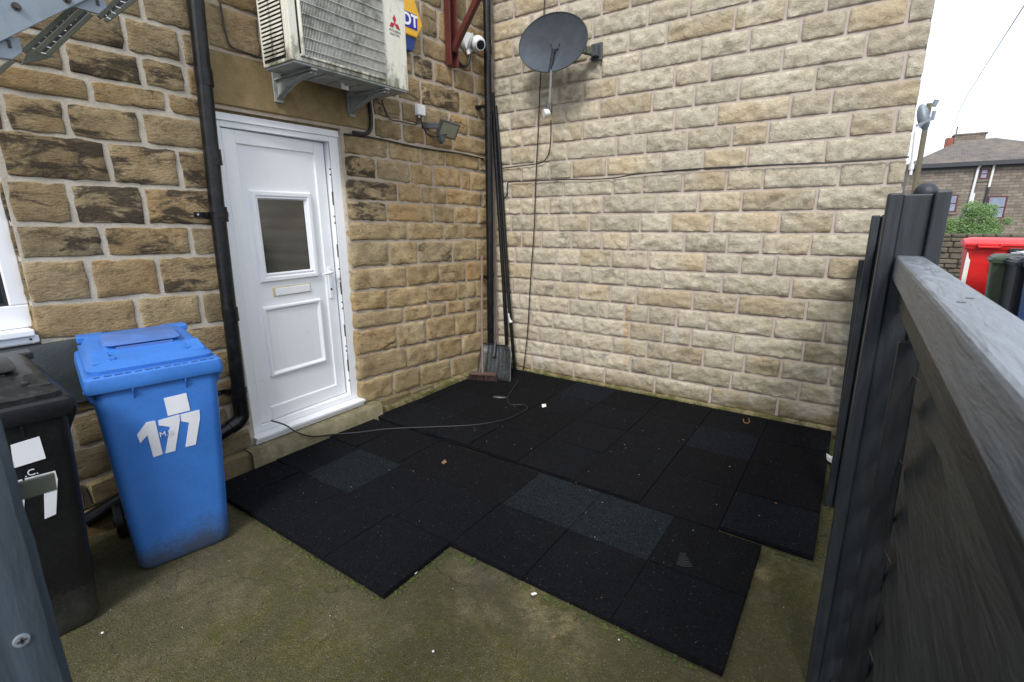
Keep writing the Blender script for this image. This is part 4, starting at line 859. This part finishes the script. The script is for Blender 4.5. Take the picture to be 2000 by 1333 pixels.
bpolys = [('number_one', [(-0.117, 0.739), (-0.075, 0.79), (-0.042, 0.788), (-0.036, 0.611), (-0.073, 0.606), (-0.08, 0.726), (-0.111, 0.695)]), ('number_seven', [(-0.03, 0.785), (0.054, 0.792), (0.051, 0.757), (0.014, 0.61), (-0.026, 0.61), (0.01, 0.74), (-0.032, 0.761)]), ('number_seven', [(0.058, 0.79), (0.137, 0.792), (0.134, 0.749), (0.1, 0.614), (0.057, 0.615), (0.087, 0.738), (0.057, 0.755)]), ('white_square_sticker', [(0.005, 0.887), (0.095, 0.89), (0.099, 0.8), (0.009, 0.797)])]
wheelie('blue wheelie bin numbered 177 beside the downpipe', (.70, -3.60, 0), R(-12), 'blue', 'blue', sticker=dict(polys=bpolys, text=('M.B', -.010, .712, .036)), lidmat='blueworn')
kpolys = [('white_square_sticker', [(0.062, 0.9), (0.14, 0.906), (0.143, 0.814), (0.055, 0.81)]), ('number_seven', [(.075, .757), (.160, .752), (.161, .715), (.134, .570), (.100, .565), (.120, .705), (.075, .722)]), ('number_seven', [(-.015, .757), (.068, .757), (.068, .715), (.042, .570), (.008, .565), (.028, .705), (-.015, .722)]), ('number_one', [(-.115, .72), (-.085, .757), (-.065, .757), (-.075, .565), (-.105, .565), (-.105, .70)])]
wheelie('black wheelie bin with white stickers under the window, behind the grey gate post', (.82, -4.205, 0), R(-4), 'black', 'blacklid', sticker=dict(polys=kpolys, text=('.C.', .095, .775, .036)))
# ================================================================ FENCE ON THE RIGHT
rf_ = random.Random(9)
def hpost(name, label, x0, x1, y, dy, ztop):
    p = empty(name, label, 'fence post', ((x0 + x1) / 2, y, 0), 0, 'slotted fence posts')
    fw = .036
    MB().box(x0, x0 + fw, y - dy, y + dy, -.05, ztop).build('flange', 'fence', p, bevel=.005)
    MB().box(x1 - fw, x1, y - dy, y + dy, -.05, ztop + .003).build('flange', 'fence', p, bevel=.005)
    MB().box(x0 + fw, x1 - fw, y - .02, y + dy * .6, -.05, ztop - .004).build('web', 'fence', p, bevel=.004)
    return p
fpst = hpost('fence_post', 'tall dark grey slotted fence post with a ball cap at the rail end', 3.402, 3.542, -2.60, .045, 1.746)
MB().ball((3.492, -2.55, 1.746), .030, 20, 12).build('ball_cap', 'fence', fpst, smooth=True)
hpost('fence_post', 'dark grey slotted fence post half way to the block wall', 3.390, 3.470, -1.20, .045, 1.688)
mbp = MB().hexa([(3.404, -.13, -.03), (3.444, -.13, -.03), (3.444, -.07, -.03), (3.404, -.07, -.03)], [(3.369, -.13, 1.381), (3.408, -.13, 1.381), (3.408, -.07, 1.381), (3.369, -.07, 1.381)])
tag(mbp.build('timber_batten', 'fence', bevel=.004), 'thin dark upright batten against the block wall beside the fence', 'batten')
def wavy_board(par, y0, y1, ztop, zbot, x_top, x_bot, th, seed, n=26):
    # lap board running along y with a waney lower edge standing proud of the one below
    rings = []
    for i in range(n + 1):
        y = y0 + (y1 - y0) * i / n; w = .055 * fn(y * 1.9, seed, 3) + .022 * fn(y * 5.3, seed, 9) + .004 * fn(y * 25, seed, 1); b_ = .004 * fn(y * 3, seed, 6)
        zb = zbot + w
        rings.append([(x_top + b_, y, ztop), (x_bot + b_, y, zb), (x_bot + b_ + th, y, zb - .001), (x_top + b_ + th, y, ztop)])
    o = MB().loft(rings).build('board', 'board', par, smooth=40); return o
def panel(label, y0, y1, xc, zrail, rw=.065):
    f = empty('timber_fence', label, 'fence', (xc, (y0 + y1) / 2, 0), 0, 'lap fence panels')
    MB().box(xc, xc + rw, y0, y1, zrail - .070, zrail).build('top_rail', 'rail', f, bevel=.006)
    MB().box(xc + .022, xc + .040, y0, y1, zrail - .150, zrail - .072).build('rail_fascia', 'board', f, bevel=.004)
    z = zrail - .10; i = 0
    while z > .02:
        wavy_board(f, y0, y1, z, z - .215, xc + .116, xc + .060, .011, i * 3.1 + y0, n=int(20 * (y1 - y0)) + 4); z -= .150; i += 1
    MB().box(xc + .03, xc + .06, y0, y1, .0, .05).build('bottom_rail', 'board', f, bevel=.004)
    return f
pa = panel('long dark waney-lap fence panel with a weathered top rail toned pale for sky sheen, close on the right', -4.45, -2.60, 3.445, 1.570)
MB().hexa([(3.468, -3.115, .0), (3.528, -3.115, .0), (3.528, -3.085, .0), (3.468, -3.085, .0)], [(3.451, -3.115, 1.412), (3.491, -3.115, 1.412), (3.491, -3.085, 1.412), (3.451, -3.085, 1.412)]).build('batten', 'batten', pa, bevel=.003)
for z, x in ((1.34, 3.490), (1.14, 3.495), (.90, 3.502), (.62, 3.508)):
    MB().cyl((x - .004, -3.110, z), (x + .006, -3.150, z - .003), .0018, n=6).build('nail', 'bolt', pa)
for (x, y) in ((3.475, -3.10), (3.49, -3.14), (3.485, -3.55), (3.47, -3.60)): MB().cyl((x, y, 1.568), (x, y, 1.5706), .005, n=10).build('rail_knot', 'bolt', pa)
panel('middle dark lap fence panel between the two slotted posts', -2.60, -1.20, 3.440, 1.55, .05)
panel('far dark lap fence panel running up to the block wall', -1.20, -.12, 3.430, 1.52, .05)
# ---- gate post in the near left corner
gpst = empty('gate_post', 'rough slate grey wooden gate post close to the camera at the left edge', 'gate post', (2.70, -4.5, 0))
rings = []
for k in range(60):
    z = .0 + 2.05 * k / 59; e = .0012 * fn(z * 9, 1, 2) + .0022 * fn(z * 60, 2, 2)
    rings.append([(2.752, -4.75, z), (2.755, -4.39 + e - .004, z), (2.751, -4.387 + e, z), (2.71, -4.386 + e, z), (2.66, -4.388 + e, z), (2.66, -4.75, z)])
MB().loft(rings).build('timber', 'post', gpst, smooth=25)
scw = Vector([(2.75, -4.413, 1.303)][0]); scw = Vector((2.7535, scw.y, 1.302)) if abs(scw.x - 2.753) > .02 else scw
MB().cyl((2.751, -4.4125, 1.303), (2.7565, -4.4125, 1.303), .0072, .0058, n=20).build('screw', 'galv', gpst, smooth=30)
MB().box(2.7563, 2.7572, -4.4160, -4.4090, 1.3020, 1.3040).box(2.7563, 2.7572, -4.4135, -4.4115, 1.2995, 1.3065).build('screw_slot', 'bolt', gpst)
lt = MB().bar((2.735, -4.392, 1.438), (2.735, -4.360, 1.436), .018, .004, (1, 0, 0)).build('latch_bar', 'galvdark', gpst, bevel=.001)
# ================================================================ METAL STAIRS TOP LEFT
fs = empty('fire_escape', 'galvanised metal fire escape crossing the top left corner', 'staircase', (.7, -3.9, 2.2))
XS = .90
def sp_(pts, x): return [Vector(p) for p in pts]
pl_ = [(0.9, -4.133, 2.106), (0.9, -3.923, 2.269), (0.9, -3.659, 2.475), (0.9, -3.351, 2.717), (0.9, -3.26, 3.305), (0.9, -4.005, 2.769)]
MB().prism(pl_, (-.010, 0, 0)).build('stringer', 'galv', fs, bevel=.002)
for pts in ([(0.885, -3.968, 2.272), (0.885, -3.906, 2.293), (0.885, -3.866, 2.302), (0.885, -3.866, 2.254), (0.885, -3.897, 2.225), (0.885, -3.978, 2.217)], [(0.885, -3.694, 2.448), (0.885, -3.657, 2.489), (0.885, -3.599, 2.518), (0.885, -3.59, 2.476), (0.885, -3.622, 2.443), (0.885, -3.687, 2.444)]):
    MB().prism(pts, (-.012, 0, 0)).build('tread_bracket', 'galv', fs, bevel=.002)
for (y, z) in [tuple(p[1:]) for p in [(0.9, -3.861, 2.392), (0.9, -3.717, 2.459)]]:
    MB().cyl((XS, y, z), (XS + .004, y, z), .013, n=20).cyl((XS + .004, y, z), (XS + .014, y, z), .0085, n=6).build('bolt', 'bolt', fs)
for (y, z) in [tuple(p[1:]) for p in [(0.885, -3.897, 2.273), (0.885, -3.62, 2.484)]]:
    MB().box(.886, .890, y - .004, y + .004, z - .012, z + .012).build('slot', 'gasket', fs)
def sq(a, b, w, h, nm='nosing_bar', mt='galvdark'): MB().bar(a, b, w, h).build(nm, mt, fs, bevel=.002)
bA = [(0.62, -3.918, 2.246), (0.62, -3.775, 2.342), (0.62, -3.622, 2.513), (0.62, -3.497, 2.663)]; bB = [(0.5, -3.898, 2.248), (0.5, -3.725, 2.355), (0.5, -3.569, 2.545), (0.5, -3.424, 2.727)]
for (x, s, e) in ((.74, [(0.74, -3.83, 2.291)][0], [(0.74, -3.649, 2.494)][0]), (.62, [(0.62, -3.763, 2.325)][0], [(0.62, -3.578, 2.536)][0]), (.50, [(0.5, -3.702, 2.348)][0], [(0.5, -3.519, 2.554)][0]), (.62, [(0.62, -3.534, 2.511)][0], [(0.62, -3.431, 2.632)][0]), (.50, [(0.5, -3.471, 2.54)][0], [(0.5, -3.321, 2.686)][0]), (.50, [(0.5, -3.872, 2.241)][0], [(0.5, -3.809, 2.308)][0])):
    sq(s, e, .010, .017)
def quadp(A, B, C, D, u, v): A, B, C, D = map(Vector, (A, B, C, D)); return (A.lerp(B, u)).lerp(D.lerp(C, u), v)
q1 = [(0.6, -3.799, 2.332), (0.6, -3.728, 2.328), (0.6, -3.567, 2.534), (0.6, -3.617, 2.534)]; q2 = [(0.6, -3.521, 2.525), (0.6, -3.491, 2.514), (0.6, -3.38, 2.653), (0.6, -3.426, 2.646)]
for q_, n_ in ((q1, 8), (q2, 5)):
    for i in range(n_):
        t = (i + .5) / n_; MB().bar(quadp(*q_, .0, t), quadp(*q_, .42, t), .004, .004).build('grating_rod', 'steel', fs)
        MB().bar(quadp(*q_, .5, t - .04), quadp(*q_, .95, t - .04), .004, .004).build('grating_rod', 'steel', fs)
MB().prism([(0.45, -3.777, 2.305), (0.45, -3.664, 2.361), (0.45, -3.735, 2.371), (0.45, -3.753, 2.354)], (.02, 0, 0)).build('tread_underside', 'galvdark', fs)
MB().prism([(0.42, -3.743, 2.374), (0.42, -3.677, 2.371), (0.42, -3.498, 2.577), (0.42, -3.544, 2.591)], (.006, 0, 0)).build('tread_plate', 'gasket', fs)
MB().prism([(0.42, -3.459, 2.58), (0.42, -3.431, 2.572), (0.42, -3.294, 2.709), (0.42, -3.355, 2.702)], (.006, 0, 0)).build('tread_plate', 'gasket', fs)
# ================================================================ LITTER AND FLOOR CABLE
fc = MB().tube(smoothpath([(0.0, -2.718, 0.271)] + [(0.062, -2.697, 0.262), (0.062, -2.643, 0.219)] + [(0.1, -2.61, 0.175)] + [(0.14, -2.569, 0.141), (0.14, -2.477, 0.089), (0.14, -2.323, 0.047)] + [(0.258, -2.171, 0.037), (0.41, -1.986, 0.037), (0.695, -1.748, 0.037), (0.948, -1.529, 0.037), (1.08, -1.313, 0.037), (1.111, -1.101, 0.037), (1.097, -0.98, 0.037), (1.017, -0.942, 0.037), (0.939, -0.994, 0.037), (0.863, -0.951, 0.037), (0.784, -0.839, 0.037), (0.71, -0.662, 0.037), (0.638, -0.483, 0.037), (0.581, -0.361, 0.037)], 6), .0055, 8).build('extension_cable', 'cable', smooth=True)
tag(fc, 'black cable snaking over the rubber tiles from under the front door', 'cable')
def scrap(pts, label, m='paper', cat='litter', h=.004, nm='paper_scrap'):
    o = MB().prism([Vector(p) + Vector((0, 0, rf_.uniform(0, .003))) for p in pts], (0, 0, h)).build(nm, m); return tag(o, label, cat)
scrap([(0.652, -0.9, 0.034), (0.722, -0.871, 0.034), (0.776, -0.852, 0.034), (0.795, -0.889, 0.034), (0.735, -0.913, 0.034), (0.678, -0.934, 0.034)], 'thin silver strip lying on the tiles in front of the broom', 'steel', nm='foil_strip')
scrap([(1.161, -0.838, 0.034), (1.186, -0.806, 0.034), (1.222, -0.858, 0.034), (1.204, -0.9, 0.034)], 'small white paper scrap on the tiles right of the cable loop')
scrap([(1.776, -3.058, 0.003), (1.768, -3.029, 0.003), (1.777, -3.018, 0.003), (1.783, -3.04, 0.003)], 'white plastic bit beside the protruding tile corner')
scrap([(2.319, -2.84, 0.003), (2.332, -2.82, 0.003), (2.343, -2.824, 0.003), (2.33, -2.844, 0.003)], 'pale curled bit below the long tile edge')
scrap([(1.157, -2.177, 0.034), (1.147, -2.13, 0.034), (1.184, -2.15, 0.034), (1.184, -2.186, 0.034)], 'small brown leaf on the tiles between the green ones', 'leafbrown', nm='dead_leaf')
tag(MB().tube(smoothpath([Vector(p) for p in [(2.75, -0.192, 0.038), (2.766, -0.259, 0.038), (2.791, -0.268, 0.038), (2.802, -0.222, 0.038), (2.783, -0.157, 0.038)]], 4), .004, 6).build('orange_peel', 'leafbrown', smooth=True), 'curled brown peel on the tiles near the block wall', 'litter')
tag(MB().ball([(2.167, -3.326, 0.012)][0], .0055, 8, 6, (1, 1, .6)).build('pebble', 'paper', smooth=True), 'bright white chip on the mossy ground at the front', 'pebble')
tag(MB().ball([(0.955, -4.04, 0.012)][0], .0055, 8, 6, (1, 1, .6)).build('pebble', 'paper', smooth=True), 'bright white chip on the ground by the gate post', 'pebble')
o = MB().prism([(3.36, -0.559, 0.02), (3.389, -0.595, 0.02), (3.416, -0.568, 0.02), (3.43, -0.709, 0.02), (3.417, -0.777, 0.02), (3.397, -0.644, 0.02), (3.365, -0.611, 0.02)], (0, 0, .03)).build('stone_chip', 'paper'); tag(o, 'broken pale stone chip between the tiles and the fence', 'stone')
gr = MB(); rg_ = random.Random(21)
for i in range(230):
    x, y = rg_.uniform(.1, 3.4), rg_.uniform(-4.7, -.06)
    on = y > -2.79 or (y > -3.24 and x < 1.78); z = .034 if on else .001
    if on and rg_.random() < .45: continue
    r_ = rg_.uniform(.0010, .0026) * (1 if rg_.random() < .93 else 1.8)
    gr.ball((x, y, z), r_, 5, 3, (1, rg_.uniform(.5, 1), .6))
o = gr.build('grit', 'paper'); o['kind'] = 'stuff'
gr = MB()
for i in range(260):
    x, y = rg_.uniform(.6, 3.4), rg_.uniform(-4.7, -2.7)
    on = y > -2.79 or (y > -3.24 and x < 1.78)
    if on: continue
    a = rg_.uniform(0, 3.14); L_ = rg_.uniform(.004, .012); p = Vector((x, y, .003)); gr.bar(p, p + Vector((math.cos(a) * L_, math.sin(a) * L_, .002)), L_ * .5, .003)
o = gr.build('dark_crumbs', 'leafbrown' if 0 else 'twig'); o['kind'] = 'stuff'
lg = MB()
for i in range(60):
    x, y = rg_.uniform(.5, 3.38), rg_.uniform(-4.7, -.1); on = y > -2.79 or (y > -3.24 and x < 1.78)
    if on and rg_.random() < .6: continue
    a = rg_.uniform(0, 6.28); L_ = rg_.uniform(.008, .022); p = Vector((x, y, .036 if on else .002)); u = Vector((math.cos(a), math.sin(a), 0)); v = Vector((-u.y, u.x, 0))
    lg.add([p, p + u * L_ * .5 + v * L_ * .22 + Vector((0, 0, .003)), p + u * L_ + Vector((0, 0, .004)), p + u * L_ * .5 - v * L_ * .2], [(0, 1, 2, 3)])
o = lg.build('leaf_litter', 'leafbrown'); o['kind'] = 'stuff'
# moss cushions along the tile edges and wall feet
ms = MB()
def mossline(p, q, n, w, z):
    p, q = Vector(p), Vector(q)
    for i in range(n):
        t = rg_.random(); c = p.lerp(q, t) + Vector((rg_.gauss(0, w), rg_.gauss(0, w), 0)); ms.ball((c.x, c.y, z), rg_.uniform(.004, .011), 6, 4, (1, 1, .45))
mossline((.5, -3.255, 0), (1.78, -3.255, 0), 90, .006, .0); mossline((1.80, -3.24, 0), (1.80, -2.80, 0), 45, .008, .0); mossline((1.80, -2.81, 0), (3.1, -2.81, 0), 140, .010, .0)
mossline((3.40, -1.8, 0), (3.40, -.1, 0), 70, .012, .0); mossline((3.2, -1.88, 0), (3.38, -1.88, 0), 20, .008, .0)
mossline((.4, -.058, .035), (2.6, -.058, .035), 130, .005, .038); mossline((.09, -1.7, .035), (.075, -.3, .035), 90, .008, .045)
o = ms.build('moss', 'moss', smooth=True); o['kind'] = 'stuff'
# boot print on a tile
bp = MB(); pc = Vector([(2.84, -2.244, 0.032)][0]); d1_ = Vector((.35, -.94, 0)).normalized(); d2_ = Vector((.94, .35, 0))
for i in range(9):
    t = i / 8; c = pc + d1_ * (-.055 + .095 * t); w_ = .012 + .024 * t
    bp.hexa([c - d2_ * w_, c + d1_ * .010, c + d1_ * .014, c - d2_ * w_ + d1_ * .004], [v + Vector((0, 0, .0008)) for v in (c - d2_ * w_, c + d1_ * .010, c + d1_ * .014, c - d2_ * w_ + d1_ * .004)])
    bp.hexa([c + d1_ * .010, c + d2_ * w_, c + d2_ * w_ + d1_ * .004, c + d1_ * .014], [v + Vector((0, 0, .0008)) for v in (c + d1_ * .010, c + d2_ * w_, c + d2_ * w_ + d1_ * .004, c + d1_ * .014)])
tag(bp.build('boot_print', 'shovel'), 'pale dusty boot print on the front right tile', 'footprint')
# ================================================================ BEYOND THE FENCE
# white downpipe and second dish on the far end of the block wall
wp = empty('downpipe', 'white downpipe on the far end of the block wall', 'downpipe', (3.60, .2, 0))
MB().tube([(3.583, 0.25, 2.265), (3.597, 0.25, 1.973)], .010, 10).build('pipe', 'whitepipe', wp, smooth=True)
MB().tube([(3.594, 0.25, 2.044), (3.594, 0.25, 2.009)], .016, 10).build('collar', 'whitepipe', wp, smooth=True)
sd2 = empty('satellite_dish', 'small pale grey satellite dish seen edge-on at the end of the block wall', 'satellite dish', (3.6, .3, 2.35))
MB().loft([[(3.618 + .042 * t * math.cos(a) - .012 * t * math.sin(a), .32 + .03 * t * t, 2.372 + .088 * t * math.sin(a) - .02 * t * math.cos(a)) for a in [2 * math.pi * k / 20 for k in range(20)]] for t in (.05, .4, .7, 1)]).build('reflector', 'galv', sd2, smooth=True)
MB().bar((3.58, .30, 2.31), (3.668, .30, 2.35), .016, .016).bar((3.60, .30, 2.30), (3.672, .30, 2.37), .01, .01).build('arm', 'galv', sd2)
MB().cyl((3.660, .30, 2.43), (3.672, .30, 2.47), .015).cyl((3.667, .30, 2.34), (3.67, .30, 2.40), .011).build('feed_horn', 'galv', sd2, smooth=True)
pol = tag(MB().tube([(4.62, 16, -.1), (4.58, 16, 5.0)], [.085, .07], 12).build('utility_pole', 'polewood', smooth=True), 'weathered wooden utility pole behind the end of the block wall', 'pole')
tag(MB().tube(smoothpath([(6.71, 33.6, 5.59)] + [(6.53, 28.0, 6.735)] + [(6.282, 22.0, 6.81)] + [(5.915, 16.0, 6.421)] + [(5.369, 10.0, 5.56), (5.58, 10.0, 6.093)], 8), .010, 5).build('overhead_wire', 'greycable'), 'thin overhead wire against the white sky', 'wire')
# house beyond
hb = empty('far_house', 'brown stone house with a hipped slate roof beyond the bins', 'house', (8.5, 36, 0))
HX0, HX1, HYF, HZ = 5.2, 13.2, 33.0, 4.50
MB().box(HX0, HX1, HYF, 42, -.6, HZ).build('wall', 'farstone', hb)
MB().loft([[(HX0 - .25, HYF - .3, HZ + .02), (HX1 + .25, HYF - .3, HZ + .02), (HX1 + .25, 42.3, HZ + .02), (HX0 - .25, 42.3, HZ + .02)], [(7.55, 35.6, 5.98), (9.0, 35.6, 5.98), (9.0, 39, 5.98), (7.55, 39, 5.98)]]).build('roof', 'slate', hb)
MB().box(HX0 - .28, HX1 + .28, HYF - .36, HYF - .24, HZ - .18, HZ + .04).box(HX0, HX1, HYF - .03, HYF, HZ - .28, HZ - .12).build('gutter', 'gutter', hb)
ch = MB().box(7.35, 8.75, 37, 37.9, 5.6, 6.42).box(7.28, 8.82, 36.95, 37.95, 6.42, 6.50).build('chimney', 'farstone', hb)
MB().box(6.95, 7.30, 36.8, 37.4, 5.6, 6.30).build('chimney_breast', 'brick', hb)
MB().cyl((7.4, 37.2, 6.5), (7.4, 37.2, 6.95), .03).build('aerial', 'gutter', hb)
def hwin(x0, x1, z0, z1):
    w = MB().box(x0, x1, HYF - .02, HYF + .05, z0, z1).build('window', 'maroon', hb)
    m_ = (z0 + z1) / 2; MB().box(x0 + .08, x1 - .08, HYF - .03, HYF - .021, z0 + .07, m_ - .03).box(x0 + .08, x1 - .08, HYF - .03, HYF - .021, m_ + .03, z1 - .07).build('pane', 'farpane', w)
    MB().box(x0 - .1, x1 + .1, HYF - .06, HYF - .001, z0 - .12, z0 - .005).build('sill', 'farstone', w)
hwin(8.83, 9.62, 1.55, 2.72); hwin(8.28, 8.66, 3.62, 4.16); hwin(7.2, 7.62, 1.9, 2.85)
MB().tube([(8.30, HYF - .10, HZ - .05), (8.18, HYF - .10, HZ - .3), (8.02, HYF - .1, .0)], .06, 8).build('downpipe', 'whitepipe', hb, smooth=True)
MB().tube([(8.80, HYF - .10, HZ - .05), (8.76, HYF - .10, 3.2)], .055, 8).build('downpipe', 'lnb', hb, smooth=True); MB().tube([(8.76, HYF - .10, 3.2), (8.70, HYF - .1, .0)], .055, 8).build('downpipe', 'gutter', hb, smooth=True)
MB().tube([(8.22, HYF - .12, 2.9), (8.18, HYF - .12, 0)], .05, 8).build('waste_pipe', 'whitepipe', hb, smooth=True)
# rubble wall and bush
lw = empty('rubble_wall', 'low dark rubble wall beneath the green bush', 'wall', (6.5, 12.6, 0))
rw = random.Random(4); z = -.05
while z < 1.25:
    x = 4.9 + rw.uniform(0, .2); h = rw.uniform(.10, .16)
    while x < 8.2:
        w = rw.uniform(.18, .42); yj = rw.uniform(-.03, .02)
        MB().box(x, x + w - .02, 12.45 + yj, 12.75, z, z + h - .015).build('stone', 'drystone', lw, bevel=.02, seg=1); x += w
    z += h
MB().box(4.9, 8.2, 12.5, 12.74, -.05, 1.2).build('core', 'drystone', lw)
bs = empty('bush', 'light green leafy bush behind the red bin', 'bush', (5.75, 13.4, 0))
rv = random.Random(6); lf_ = MB(); tw = MB()
cl = [(5.45, 13.3, 1.35, .30), (5.85, 13.4, 1.55, .38), (6.15, 13.4, 1.30, .24), (5.70, 13.3, 1.85, .22), (6.05, 13.5, 1.80, .20), (5.30, 13.3, 1.05, .28), (6.25, 13.4, 1.05, .2), (5.9, 13.2, 1.05, .4), (6.42, 13.4, 1.55, .10), (5.25, 13.3, 1.5, .14)]
for (cx, cy, cz, r_) in cl:
    tw.tube([(5.85, 13.4, .3), (cx * .6 + 5.85 * .4, 13.4, cz - r_ * .8), (cx, cy, cz)], [.03, .015, .004], 5)
    for i in range(int(2600 * r_ * r_ / .1)):
        v = Vector((rv.gauss(0, 1), rv.gauss(0, 1), rv.gauss(0, 1))).normalized() * r_ * rv.uniform(.35, 1.12) ** .7; p = Vector((cx, cy, cz)) + v
        a = Vector((rv.uniform(-1, 1), rv.uniform(-1, 1), rv.uniform(-.6, .8))).normalized(); b = a.orthogonal().normalized(); L_ = rv.uniform(.03, .06)
        lf_.add([p, p + a * L_ * .5 + b * L_ * .22, p + a * L_, p + a * L_ * .5 - b * L_ * .22], [(0, 1, 2, 3)])
lf_.build('foliage', 'leaf', bs); tw.build('stems', 'twig', bs, smooth=True)
gs = MB()
for i in range(900):
    x, y = rv.uniform(4.6, 6.4), rv.uniform(10.5, 12.4); h = rv.uniform(.06, .22); a = rv.uniform(0, 3.1); dx, dy = math.cos(a) * .012, math.sin(a) * .012
    gs.add([(x - dx, y - dy, -.03), (x + dx, y + dy, -.03), (x + rv.uniform(-.05, .05), y, h)], [(0, 1, 2)])
o = gs.build('rough_grass', 'grass'); o['kind'] = 'stuff'
# large red bin
rd = empty('waste_container', 'large bright red four-wheeled waste container beyond the fence', 'waste container', (5.50, 6.7, 0), R(-4))
k = dict(world=False)
def yr(hx, hy, z, r_=.06): return [(p[0], p[1], p[2]) for p in rrect(0, hx, hy, r_, z)]
bdy = MB().loft([yr(.56, .38, .16), yr(.60, .42, .22), yr(.64, .46, .8), yr(.67, .50, 1.17), yr(.67, .50, 1.18)]).build('body', 'binred', rd, smooth=35, **k)
MB().loft([yr(.69, .53, 1.17, .05), yr(.70, .54, 1.19, .05), yr(.70, .54, 1.225, .05), yr(.67, .51, 1.23, .05)]).build('rim', 'binred', rd, smooth=30, **k)
ld = MB()
rr_ = []
for kx in range(15):
    x = -.71 + 1.42 * kx / 14; e = 1 if 0 < kx < 14 else .6
    rr_.append([(x, -.56, 1.232), (x, -.56, 1.262), (x, -.42, 1.262 + .055 * e), (x, -.1, 1.262 + .085 * e), (x, .3, 1.262 + .07 * e), (x, .55, 1.25), (x, .55, 1.232)])
ldo = ld.loft(rr_).build('lid', 'binred', rd, smooth=40, **k)
for x in (-.42, .32):
    MB().box(x - .14, x + .14, -.61, -.555, 1.20, 1.225).box(x - .14, x - .115, -.61, -.555, 1.20, 1.27).box(x + .115, x + .14, -.61, -.555, 1.20, 1.27).build('lid_grip', 'binred', ldo, bevel=.006, **k)
MB().box(-.19, -.04, -.545, -.48, 1.00, 1.20).cyl((-.11, -.56, 1.10), (-.11, -.46, 1.10), .075).build('lock_housing', 'blackplastic', rd, bevel=.008, **k)
MB().box(-.36, -.07, -.500, -.487, .86, .945).build('yellow_label', 'yellow', rd, **k)
MB().box(-.655, -.60, -.48, -.40, .25, 1.12).build('reflective_strip', 'lnb', rd, **k)
for x in (-.5, .5):
    for y in (-.33, .33): MB().cyl((x - .02, y, .08), (x + .02, y, .08), .08).box(x - .03, x + .03, y - .04, y + .04, .08, .17).build('castor', 'blackplastic', rd, smooth=40, **k)
# three small bins beside it
def farbin(label, x, y, m_, rz):
    b = empty('wheelie_bin', label, 'bin', (x, y, .05), rz, 'wheelie bins beyond the fence'); k = dict(world=False)
    MB().loft([yr(.19, .20, 0, .04), yr(.21, .24, .5, .04), yr(.235, .29, 1.0, .04)]).build('body', m_, b, smooth=35, **k)
    MB().loft([yr(.265, .33, .985, .03), yr(.27, .335, 1.03, .03), yr(.25, .31, 1.035, .03)]).build('rim', m_, b, smooth=30, **k)
    MB().loft([yr(.25, .33, 1.035, .05), yr(.245, .325, 1.06, .05), yr(.20, .28, 1.09, .05)]).build('lid', m_, b, smooth=30, **k)
    for s_ in (-1, 1): MB().cyl((s_ * .22, .19, .09), (s_ * .26, .19, .09), .09).build('wheel', 'blackplastic', b, smooth=True, **k)
    MB().box(-.03, .03, -.275, -.262, .82, .90).build('small_label', 'lnb', b, **k)
farbin('dark green wheelie bin in front of the red container', [(5.222, 5.3, 1.173)][0][0], 5.5, 'bingreen', R(-6))
farbin('black wheelie bin right of the green one beyond the rail', [(5.346, 5.0, 1.16)][0][0], 5.05, 'blackplastic', R(4))
farbin('dark blue wheelie bin at the right edge beyond the rail', [(5.43, 4.6, 1.156)][0][0], 4.6, 'binblue2', R(-8))
rbm = MB()
for i in range(26):
    c = Vector(([(5.307, 4.8, 1.205)][0][0] + rv.uniform(-.22, .3), 4.75 + rv.uniform(-.2, .35), 1.17 + rv.uniform(0, .05))); rbm.ball(c, rv.uniform(.03, .07), 6, 4, (1.3, 1, .4))
tag(rbm.build('rubbish_bags', 'rubbish'), 'crumpled pale rubbish lying on the bin lids', 'rubbish')
